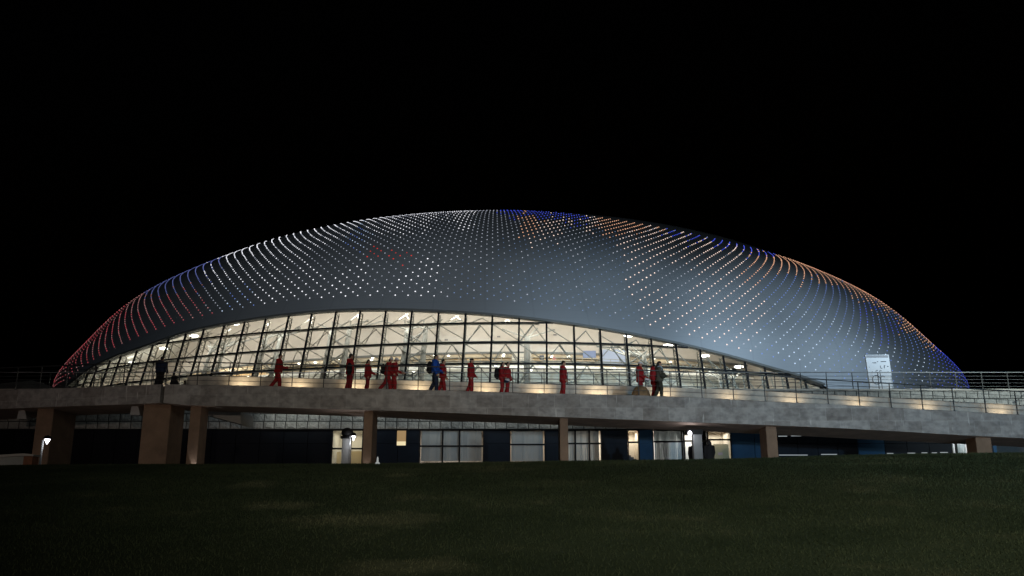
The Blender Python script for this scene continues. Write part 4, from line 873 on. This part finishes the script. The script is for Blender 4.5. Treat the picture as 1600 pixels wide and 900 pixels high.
def person(px, head_y, label, jacket='red_cloth', trousers='red_cloth', head='short', dy=0.75, heading=0.0, stride=0.0, arm_n=(0.1, 0.25), arm_f=(-0.1, 0.25), lean=0.0, nod=0.0, hem=0.86, turn=0.0, hood=True, scale_w=1.0, ground=None, Y=None, arm_mat=None, height=None, group='people in team clothing on the ramp'):
    """built facing +x, then turned by heading; y- is the side nearer the camera"""
    if ground is None:
        xx, yf, dz, zt, zb = deck_at(px); Yp = yf+dy; gz = dz
    else: Yp, gz = Y, ground
    top = at(px, head_y, Yp); Ht = height or (top[2]-gz); k = Ht/1.76; x0 = at(px, (head_y+600)/2 if ground is None else 700, Yp)[0]
    e = empty('person', (x0, Yp, gz), label, 'person', group)
    V = np.array
    hipz = 0.93
    def leg(a, b, side):
        hip = V((0, side*0.09, hipz)); kn = hip+0.44*V((math.sin(a), 0, -math.cos(a))); an = kn+0.41*V((math.sin(a-b), 0, -math.cos(a-b))); fa = (a-b)*0.6
        toe = an+V((0.17*math.cos(fa), side*0.02, 0.17*math.sin(fa)*-0.4-0.045)); heel = an+V((-0.05, 0, -0.045)); return hip, kn, an, heel, toe
    legs = [leg(stride, 0.10+max(0, stride)*0.3, -1), leg(-stride, 0.12+stride*0.9, 1)]
    low = min(min(l[3][2], l[4][2]) for l in legs)-0.035
    sh = V((0, 0, -low))
    legs = [[q+sh for q in l] for l in legs]
    def tors(z): return V((math.sin(lean)*(z-hipz), 0, hipz+math.cos(lean)*(z-hipz)))+sh
    body = MB()
    for l in legs:
        body.capsule(l[0], l[1], 0.082, 0.058); body.capsule(l[1], l[2], 0.057, 0.04); body.capsule(l[3], l[4], 0.042, 0.032); body.capsule(l[2], l[3], 0.04, 0.042)
    def ell(c, rx, ry, n=16): return [(c[0]+rx*math.cos(t), c[1]+ry*math.sin(t), c[2]) for t in np.linspace(0, 2*math.pi, n, endpoint=False)]
    body.rings([ell(tors(z), rx, ry) for z, rx, ry in ((0.84,.07,.12),(0.93,.105,.165),(1.05,.10,.15),(1.18,.11,.155),(1.32,.115,.175),(1.42,.09,.16),(1.47,.06,.09))])
    neck0, neck1 = tors(1.44), tors(1.55)+V((0.02, 0, 0)); body.capsule(neck0, neck1, 0.055, 0.05)
    ct, stn = math.cos(turn), math.sin(turn); cn, sn = math.cos(nod), math.sin(nod)
    hc = tors(1.645)+V((0.03, 0, 0))
    def H(x, y, z):                                # head coordinates -> body
        x, z = x*cn+z*sn, z*cn-x*sn; x, y = x*ct-y*stn, x*stn+y*ct; return hc+V((x, y, z))
    hd = MB(); hd.ball((0,0,0), (0.092, 0.074, 0.112), 18); hd.v = [tuple(H(*q)) for q in hd.v]
    body.add(hd.v, hd.f)
    body.capsule(H(0.03,0,-0.055), H(0.062,0,-0.085), 0.05, 0.03); body.capsule(H(0.083,0,0.0), H(0.100,0,-0.026), 0.010, 0.016); body.capsule(H(0.075,-0.03,0.028), H(0.075,0.03,0.028), 0.018, 0.018)
    for s_ in (-1, 1): body.capsule(H(-0.005,s_*0.076,0.015), H(-0.01,s_*0.08,-0.025), 0.018, 0.012)
    arms, hands = [], []
    for (a, b), side in ((arm_n, -1), (arm_f, 1)):
        s0 = tors(1.40)+V((0, side*0.185, 0)); el = s0+0.29*V((math.sin(a), side*0.13, -math.cos(a))); wr = el+0.25*V((math.sin(a+b), -side*0.06, -math.cos(a+b)))
        body.capsule(s0, el, 0.05, 0.04); body.capsule(el, wr, 0.04, 0.028); arms.append((s0, el, wr))
        d = V((math.sin(a+b+0.1), 0, -math.cos(a+b+0.1))); w_ = V((d[2], 0, -d[0])); pc = wr+d*0.085
        for q in (-0.026, -0.009, 0.009, 0.026): body.capsule(wr+d*0.02+w_*q*0.6, pc+w_*q, 0.017, 0.014)
        for q, ln_ in ((-0.028,.062),(-0.009,.075),(0.010,.070),(0.028,.052)):
            k1 = pc+w_*q+d*ln_*0.55+V((0, -side*0.006, 0)); body.capsule(pc+w_*q, k1, 0.0105, 0.0095, 8); body.capsule(k1, k1+d*ln_*0.45+V((0, -side*0.02, 0)), 0.0095, 0.0085, 8)
        t0 = wr+d*0.03+w_*-0.03; body.capsule(t0, t0+d*0.045-w_*0.028, 0.013, 0.011, 8); body.capsule(t0+d*0.045-w_*0.028, t0+d*0.075-w_*0.03, 0.011, 0.009, 8)
        hands.append((wr, pc+d*0.05))
    eye_pts = [H(0.083, s_*0.03, 0.012) for s_ in (-1, 1)]; mouth = H(0.088, 0, -0.062); feet = [l[4] for l in legs] + [l[3] for l in legs]; wr_ = [h[0] for h in hands]
    def paint(c):
        c = V(c)
        if c[2] > hc[2]-0.17: 
            if min(np.linalg.norm(c-q) for q in eye_pts) < 0.014: return 3
            if np.linalg.norm((c-mouth)*V((1,0.6,2))) < 0.018: return 4
            return 0
        if min(np.linalg.norm(c-q[1]) for q in hands) < 0.14 or min(np.linalg.norm(c-q) for q in wr_) < 0.05: return 0
        if min(np.linalg.norm(c-q) for q in feet) < 0.14 and c[2] < 0.2: return 2
        return 1
    M4 = Matrix.Rotation(heading, 4, 'Z') @ Matrix.Diagonal((k, k*scale_w, k, 1))
    remesh(body, 'body', ['skin', trousers, 'shoe', 'eye', 'lips'], 0.0095, e, M4, paint, 2)
    tr_ = MB()
    for l in legs: tr_.capsule(l[0], l[1], 0.125, 0.103); tr_.capsule(l[1], l[2]+V((0,0,0.05)), 0.10, 0.09)
    tr_.rings([ell(tors(z), rx, ry) for z, rx, ry in ((0.80,.09,.14),(0.9,.13,.19),(1.0,.13,.18),(1.06,.12,.17))])
    remesh(tr_, 'trousers', [trousers], 0.018, e, M4)
    jk = MB(); j0 = hem
    jk.rings([ell(tors(z), rx, ry) for z, rx, ry in ((j0,.185,.24),(j0+0.05,.195,.25),(1.0,.185,.23),(1.12,.182,.225),(1.26,.19,.235),(1.38,.165,.225),(1.45,.12,.16),(1.50,.088,.10),(1.54,.08,.085))])
    for s0, el, wr in arms: jk.capsule(s0+V((0,0,-0.01)), el, 0.095, 0.083); jk.capsule(el, wr, 0.08, 0.062)
    if hood: jk.ball(tuple(tors(1.47)+V((-0.10,0,0))), (0.085, 0.12, 0.075), 12)
    remesh(jk, 'jacket', [jacket], 0.018, e, M4)
    hr = MB(); b0 = MB().ball((-0.012, 0, 0.016), (0.098, 0.083, 0.112), 18)
    def hat(fn, name, mname, vox=0.010):
        h_ = MB(); fn(h_); h_.v = [tuple(H(*q)) for q in h_.v]; remesh(h_, name, [mname], vox, e, M4, smooth_it=2)
    def cap_shape(h_, front=0.05, low_back=-0.05):
        h_.ball((-0.022, 0, 0.034), (0.094, 0.084, 0.100), 18); h_.ball((-0.055, 0, -0.02), (0.06, 0.072, 0.06), 14)
    if head == 'short': hat(lambda h_: cap_shape(h_), 'hair', 'hair_dark')
    elif head == 'bald': hat(lambda h_: h_.ball((-0.045, 0, 0.0), (0.062, 0.08, 0.075), 16), 'hair', 'hair_dark')
    elif head == 'ponytail':
        def f(h_): cap_shape(h_); h_.capsule((-0.10,0,0.0), (-0.13,0,-0.12), 0.045, 0.03)
        hat(f, 'hair', 'hair_dark')
    elif head == 'long':
        def f(h_): cap_shape(h_); h_.capsule((-0.06,-0.03,-0.02), (-0.12,-0.05,-0.28), 0.075, 0.07); h_.capsule((-0.06,0.03,-0.02), (-0.12,0.05,-0.28), 0.075, 0.07); h_.capsule((-0.10,0,-0.26), (-0.13,0,-0.36), 0.08, 0.05)
        hat(f, 'hair', 'hair_dark')
    elif head in ('cap', 'white_cap', 'helmet'):
        hat(lambda h_: h_.ball((-0.05, 0, -0.03), (0.058, 0.076, 0.07), 14), 'hair', 'hair_dark')
        mn = 'black_cloth' if head == 'cap' else 'white_plastic'
        def f(h_):
            h_.ball((-0.004, 0, 0.055), (0.104, 0.09, 0.078), 18)
            if head != 'helmet': h_.rings([[(0.02+0.14*math.cos(t)*(0.9+.1*math.cos(t)), 0.075*math.sin(t), 0.045+dz-0.03*max(0, math.cos(t))) for t in np.linspace(-1.5, 1.5, 14)] for dz in (0, 0.014)], cap=True)
            else: h_.ball((-0.03, 0, 0.02), (0.10, 0.094, 0.07), 16)
        hat(f, 'cap' if head != 'helmet' else 'helmet', mn)
    e['_k'] = 0; del e['_k']
    return dict(e=e, k=k, tors=tors, H=H, arms=arms, hands=hands, M4=M4, base=V((x0, Yp, gz)), sh=sh)
def world_of(P_, q): return np.array(P_['M4'] @ Vector(q)) + P_['base']
def backpack(P_, mname, label, size=(0.13, 0.19, 0.27), z=1.18, back=0.27):
    c = P_['tors'](z)+np.array((-back, 0, 0)); e = empty('backpack', tuple(world_of(P_, c+np.array((0,0,-size[2])))), label, 'backpack', 'backpacks worn on the ramp')
    mb = MB(); mb.ball(tuple(c), size, 16); mb.ball(tuple(c+np.array((-0.05,0,-0.10))), (size[0]*0.8, size[1]*0.75, size[2]*0.5), 14)
    off = Matrix.Translation(Vector(P_['base'])-e.location) @ P_['M4']
    remesh(mb, 'bag', [mname], 0.02, e, off)
    st_ = MB()
    for s_ in (-1, 1):
        pts = [c+np.array((0.08, s_*0.11, 0.20)), P_['tors'](1.46)+np.array((0.0, s_*0.13, 0.02)), P_['tors'](1.34)+np.array((0.165, s_*0.12, 0)), P_['tors'](1.12)+np.array((0.10, s_*0.19, 0)), c+np.array((0.05, s_*0.14, -0.16))]
        for a, b in zip(pts[:-1], pts[1:]): st_.capsule(a, b, 0.018, 0.018, 8)
    remesh(st_, 'strap', ['black_cloth'], 0.012, e, off)
    return e

P1 = person(251, 557, 'person in a dark jacket seen from behind at the left end of the ramp', 'navy_cloth', 'black_cloth', 'short', dy=0.9, heading=R(75), arm_n=(0.15,0.5), arm_f=(0.1,0.6), lean=0.05, hood=True, scale_w=1.3)
P2 = person(435, 553, 'dark-haired person in red walking right and holding a phone out', 'red_cloth', 'red_cloth', 'short', stride=0.24, arm_n=(0.0,0.35), arm_f=(0.35,1.15), lean=0.06, hem=0.84)
P3 = person(547, 553, 'tall person in red standing with a dark side bag left of the ponytailed walker', 'red_cloth', 'dark_red_cloth', 'short', heading=R(30), stride=0.05, arm_n=(0.05,0.1), arm_f=(0.05,0.15), hem=0.80, dy=0.8)
P4 = person(575, 562, 'shorter person in red with tied back dark hair', 'red_cloth', 'dark_red_cloth', 'ponytail', heading=R(-8), stride=0.08, arm_n=(0.0,0.2), arm_f=(0.25,0.9), hem=0.80, dy=0.9)
P5 = person(606, 558, 'person in red and a white cap bending forward with a black backpack', 'red_cloth', 'red_cloth', 'white_cap', stride=0.28, lean=0.16, nod=0.30, arm_n=(0.1,0.7), arm_f=(0.3,0.9), dy=0.75)
P6 = person(616, 559, 'person in red and a white cap half hidden behind the bending walker', 'red_cloth', 'red_cloth', 'white_cap', stride=0.15, nod=0.35, arm_n=(0.25,0.9), arm_f=(0.3,1.0), lean=0.08, dy=1.35)
P7 = person(680.5, 554, 'person in a bright blue jacket and navy trousers', 'blue_cloth', 'navy_cloth', 'short', heading=R(-12), stride=0.18, arm_n=(0.05,0.35), arm_f=(0.2,0.8), hem=0.92, dy=0.7, scale_w=1.05)
P8 = person(692, 562, 'shorter person in red walking behind the one in blue', 'red_cloth', 'red_cloth', 'short', heading=R(-5), stride=0.2, dy=1.4, arm_n=(0.1,0.4), arm_f=(0.1,0.4))
P9 = person(736, 560, 'person in red with a black peaked cap', 'red_cloth', 'red_cloth', 'cap', heading=R(-5), stride=0.12, arm_n=(-0.05,0.15), arm_f=(0.15,0.5), hem=0.82)
P10 = person(785, 566, 'long-haired person in red carrying a large black backpack', 'red_cloth', 'red_cloth', 'long', heading=R(-20), stride=0.06, arm_n=(0.1,0.7), arm_f=(0.1,0.5), hem=0.82, dy=0.75)
P11 = person(793, 566, 'dark-haired person in red just ahead of the long-haired one', 'red_cloth', 'red_cloth', 'short', heading=R(-20), stride=0.08, arm_n=(0.05,0.3), arm_f=(0.1,0.4), hem=0.80, dy=1.15)
P12 = person(880, 564, 'person in a long red jacket standing alone in profile', 'red_cloth', 'red_cloth', 'short', heading=R(-6), stride=0.06, arm_n=(0.08,0.22), arm_f=(0.1,0.3), hem=0.74, dy=0.8, nod=0.05)
P13 = person(1000, 565, 'person in red and a pale cap standing behind the tan cone', 'red_cloth', 'dark_red_cloth', 'white_cap', heading=R(-25), stride=0.04, arm_n=(0.15,0.8), arm_f=(0.2,0.9), hem=0.80, dy=1.0, nod=0.1)
P14 = person(1030, 564.5, 'long-haired person in a khaki jacket with a pale blue scarf', 'khaki_cloth', 'olive_cloth', 'long', heading=R(-4), stride=0.14, arm_n=(0.2,1.1), arm_f=(0.25,1.2), hem=0.84, dy=0.7, nod=0.25, hood=False)
P15 = person(1022, 570, 'person in red mostly hidden behind the khaki jacket', 'red_cloth', 'red_cloth', 'short', heading=R(-5), stride=0.06, dy=1.5, arm_n=(0.05,0.2), arm_f=(0.05,0.2), hem=0.80)
D1 = person(1108, 687, 'dark silhouetted person in a long coat right of the grey slab pylon', 'black_cloth', 'black_cloth', 'long', ground=PLAZA, Y=45.0, heading=R(100), hem=0.55, scale_w=1.1, height=1.72, group='dark figures under the ramp')
D2 = person(1083.5, 690, 'dark silhouetted person mostly hidden behind the grey slab pylon', 'black_cloth', 'black_cloth', 'short', ground=PLAZA, Y=45.3, heading=R(80), hem=0.6, height=1.68, group='dark figures under the ramp')
# scarf of the khaki walker belongs to the clothing
sc_m = MB(); q = P14['tors']
sc_m.ball(tuple(q(1.50)+np.array((0.02,0,0))), (0.10, 0.115, 0.07), 14); sc_m.capsule(q(1.46)+np.array((0.10,-0.06,0)), q(1.26)+np.array((0.165,-0.09,0)), 0.06, 0.05); sc_m.capsule(q(1.46)+np.array((-0.02,-0.12,0)), q(1.34)+np.array((0.05,-0.20,0)), 0.07, 0.06)
remesh(sc_m, 'scarf', ['pale_blue_cloth'], 0.016, P14['e'], P14['M4'])
backpack(P5, 'black_cloth', 'black backpack on the bending person in a white cap')
backpack(P7, 'black_cloth', 'black backpack on the person in the bright blue jacket', (0.14, 0.19, 0.30))
backpack(P10, 'black_cloth', 'large black backpack on the long-haired person in red', (0.16, 0.20, 0.33), back=0.29)
backpack(P14, 'red_cloth', 'tall red backpack on the person in the khaki jacket', (0.15, 0.19, 0.36), back=0.29)
def held(P_, hand, name, label, cat, build):
    w0 = world_of(P_, P_['hands'][hand][1]); e = empty(name, tuple(w0), label, cat); build(e, w0); return e
def phone(e, w0): mb = MB(); mb.bar(w0+np.array((-0.03,0,0.03)), w0+np.array((0.10,0,0.05)), 0.075, 0.012); mb.build('phone_case', 'black_steel', e)
def helmet(e, w0):
    mb = MB(); mb.ball(tuple(w0+np.array((0.03,-0.02,-0.09))), (0.13, 0.11, 0.10), 14); mb.build('shell', 'white_plastic', e, smooth=True)
    mb = MB(); mb.ball(tuple(w0+np.array((0.0,-0.03,-0.14))), (0.13, 0.10, 0.07), 12); mb.build('lining', 'navy_cloth', e, smooth=True)
def paper(e, w0):
    mb = MB(); mb.bar(w0+np.array((-0.06,-0.03,-0.02)), w0+np.array((0.10,-0.03,-0.06)), 0.03, 0.13, mi=0); mb.build('sheet', 'white_plastic', e)
    mb = MB(); mb.bar(w0+np.array((-0.05,-0.05,-0.08)), w0+np.array((0.08,-0.05,-0.12)), 0.03, 0.05); mb.build('cover', 'navy_cloth', e)
held(P2, 1, 'phone', 'dark phone held out by the walker on the left', 'phone', phone)
held(P10, 0, 'helmet', 'white and navy helmet in the hand of the long-haired person in red', 'helmet', helmet)
held(P13, 0, 'booklet', 'white and navy booklet held by the person behind the tan cone', 'booklet', paper)
def shoulder_bag(P_, mname, label, side, x, z, size):
    c = P_['tors'](z)+np.array((x, side*0.26, 0)); off_e = empty('shoulder_bag', tuple(world_of(P_, c)), label, 'bag'); off = Matrix.Translation(Vector(P_['base'])-off_e.location) @ P_['M4']
    mb = MB(); mb.ball(tuple(c), size, 14); remesh(mb, 'bag', [mname], 0.018, off_e, off)
    mb = MB(); pts = [c+np.array((0.08,0,size[2]*0.8)), P_['tors'](1.47)+np.array((0.0,-side*0.05,0.03)), c+np.array((-0.08,0,size[2]*0.8))]
    pts.insert(1, P_['tors'](1.30)+np.array((0.15,side*0.1,0))); pts.insert(3, P_['tors'](1.30)+np.array((-0.15,side*0.1,0)))
    for a, b in zip(pts[:-1], pts[1:]): mb.capsule(a, b, 0.014, 0.014, 8)
    remesh(mb, 'strap', ['black_cloth'], 0.010, off_e, off)
shoulder_bag(P3, 'black_cloth', 'dark bag on the near shoulder of the tall standing person in red', -1, -0.12, 1.02, (0.14, 0.07, 0.30))
shoulder_bag(P14, 'olive_cloth', 'olive shoulder bag carried in front by the khaki jacket', -1, 0.14, 1.05, (0.15, 0.08, 0.14))
# bundles left on the ramp, tan cone
def bundle(px0, px1, y_top, dyy, label):
    c = (px0+px1)/2; xx, yf, dz, zt, zb = deck_at(c); Yb = yf+dyy; a, b, tp = at(px0, y_top, Yb), at(px1, y_top, Yb), at(c, y_top, Yb); w2 = (b[0]-a[0])/2; x0 = tp[0]
    e = empty('bag', (x0, Yb, dz), label, 'bag'); mb = MB(); h = tp[2]-dz
    mb.ball((0,0,h*0.33), (w2*1.25, w2, h*0.36), 12); mb.ball((0,0,h*0.7), (w2*0.75, w2*0.7, h*0.3), 12); mb.capsule((-w2*0.4,0,h*0.92), (w2*0.5,0,h*0.95), 0.04, 0.04)
    remesh(mb, 'sack', ['black_cloth'], 0.02, e, Matrix.Identity(4))
    hm = MB(); hm.path([(-w2*0.4,0,h*0.95),(-w2*0.2,0,h*1.02),(w2*0.2,0,h*1.02),(w2*0.4,0,h*0.96)], 0.03); o = hm.build('handle', 'black_cloth'); o.parent = e
bundle(269.5, 278.5, 587.5, 0.6, 'larger black bag standing on the ramp near its left end')
bundle(286.5, 291.5, 595, 0.6, 'smaller black bag against the end of the pale ramp wall')
xx, yf, dz, zt, zb = deck_at(1001); Yc = yf+0.5; x0 = at(1001.5, 610, Yc)[0]; zt_ = at(1001, 603.5, Yc)[2]
e = empty('cone_cover', (x0, Yc, dz), 'tan cone shaped cover standing on the ramp before a person in red', 'cover')
mb = MB(); mb.rings([[(x0+r_*math.cos(a), Yc+0.1+r_*0.8*math.sin(a), dz+(zt_-dz)*f) for a in np.linspace(0, 2*math.pi, 20, endpoint=False)] for r_, f in ((0.50,0.0),(0.47,0.25),(0.40,0.6),(0.28,0.92),(0.20,1.0))]); mb.build('cone', mat('tan_fabric', (0.36,0.23,0.12), 0.85, noise=(3,0.5,1.2)), e, smooth=True)
mb = MB(); mb.tube((x0, Yc+0.1, zt_-0.02), (x0, Yc+0.1, zt_+0.05), 0.06, n=10); mb.build('knob', 'black_steel', e)
